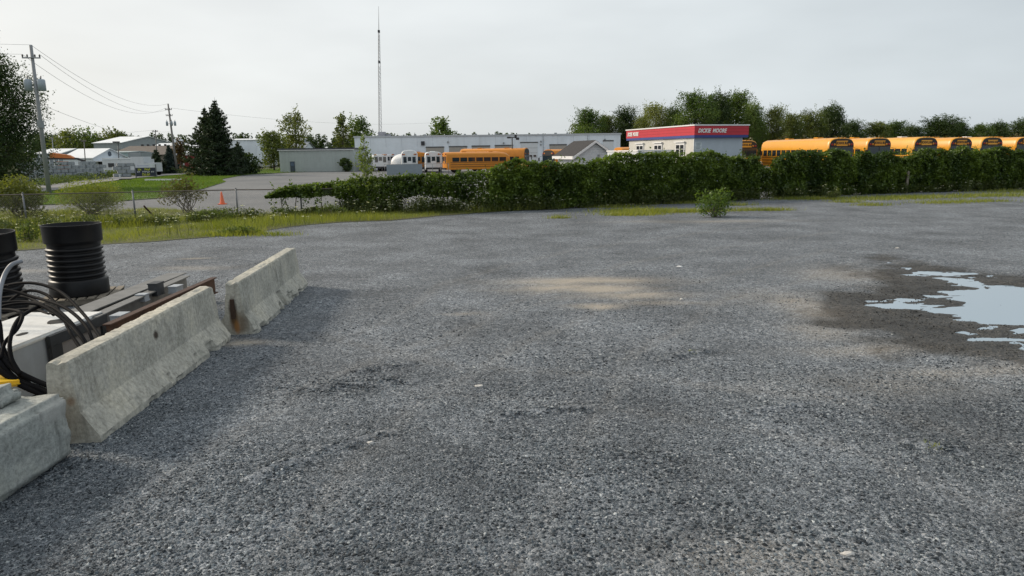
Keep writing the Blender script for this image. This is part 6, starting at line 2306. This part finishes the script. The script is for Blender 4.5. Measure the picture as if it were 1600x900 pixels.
x = atx(857, 82)
bus('orange bus beside the dark roofed shed, its front showing', 9, M_BUSO, (x, 82, 0), R(-55), gM, 'cap', False, False, None, None, 3.0)
x = atx(965, 76)
bus('orange bus roof glimpsed between the shed and the red office', 8, M_BUSO, (x, 76, tz(x, 76)), R(-75), gM, 'rear', False, False, None, None, 3.0)
# white dome shelter and grey screen fence
x0, x1 = atx(607, 104), atx(641, 104)
t = thing('dome_shelter', 'white domed fabric shelter beside the white buses', 'shelter', ((x0 + x1) / 2, 104, 0))
zt = aty(625, 240.5, 104).z
rw = (x1 - x0) / 2
mb = MB()
vs, fs = [], []
for i in range(9):
    y = i * .75
    s = 1 - .75 * (1 - min(1, (i + .6) / 3.5)) ** 2
    for k in range(13):
        a = math.pi * k / 12
        vs.append((rw * math.cos(a) * (.55 + .45 * s), y, 1.2 + (zt - 1.2) * math.sin(a) ** .8 * s))
for i in range(8):
    for k in range(12):
        fs.append((i * 13 + k, i * 13 + k + 1, (i + 1) * 13 + k + 1, (i + 1) * 13 + k))
fs.append(tuple(range(13)))
mb.add(vs, fs, True)
mb.build('dome_cover', M_TRIM, t)
part(t, 'side_wall', M_SID, [((0, 3.2, .6), (rw * 1.9, 5.6, 1.2))])
x0, x1 = atx(600, 90), atx(700, 90)
t = thing('screen_fence', 'grey chain link fence with fabric screen before the white buses', 'fence', (x0, 90, 0))
zt = aty(640, 256.5, 90).z
part(t, 'screen', mat('screen_grey', (.22, .26, .29), .8, .1, 2), [(((x1 - x0) * .31, 0, zt / 2), ((x1 - x0) * .56, .03, zt - .05))])
n = 8
for k in range(n + 1):
    mb = MB()
    mb.tube([((x1 - x0) * k / n, .05, 0), ((x1 - x0) * k / n, .05, zt + .05)], .035, 6)
    mb.build('post', M_GALV, t)
mb = MB()
mb.tube([(0, .05, zt), (x1 - x0, .05, zt)], .025, 6)
mb.build('top_rail', M_GALV, t)
# old wooden post in the long hedge
p = onz(1413, 284)
x = atx(1412, 42.0)
yv = float(fence_y(x)) - .58
t = thing('old_gate_post', 'weathered grey post with a short rail in the long hedge', 'post', (x, yv, 0))
part(t, 'shaft', M_WOOD, [((0, 0, .65), (.12, .12, 1.3))])
part(t, 'rail', M_WOOD, [((-.55, .0, 1.2), (.96, .07, .09))])

# bits lying about in the yard
def litter(label, px, py, s, m, name='stone', cat='stone'):
    p = onz(px, py)
    mb = MB()
    bm = bmesh.new()
    bmesh.ops.create_icosphere(bm, subdivisions=2, radius=1)
    rr = np.random.default_rng(int(px * 7 + py))
    for v in bm.verts:
        v.co *= rr.uniform(.75, 1.2)
    bm.verts.index_update()
    mb.add([(v.co.x * s[0], v.co.y * s[1], v.co.z * s[2]) for v in bm.verts], [[v.index for v in f.verts] for f in bm.faces])
    bm.free()
    o = mb.build(name, m)
    o.location = (p.x, p.y, float(yard_z(p.x, p.y)) + s[2] * .45)
    return tag(o, label, cat)
M_PS = mat('pale_stone', (.52, .50, .47), .8, .2, 12)
litter('pale stone in the middle of the foreground gravel', 579, 692, (.035, .025, .016), M_PS)
litter('white scrap of litter lying in the yard beyond the sandy patch', 1062, 416.5, (.07, .05, .02), mat('litter_white', (.7, .7, .7), .6), 'litter', 'litter')
litter('small white stone near the right of the sandy patch', 1065, 469, (.035, .03, .018), M_PS)
litter('flat pale stone in the gravel near the lower edge', 1325, 866, (.05, .022, .014), M_PS)
litter('pale flat stone among coarse gravel in mid yard', 748, 604, (.05, .03, .014), M_PS)
litter('white stone at the far left of the puddle', 1402, 388, (.06, .05, .02), M_PS)
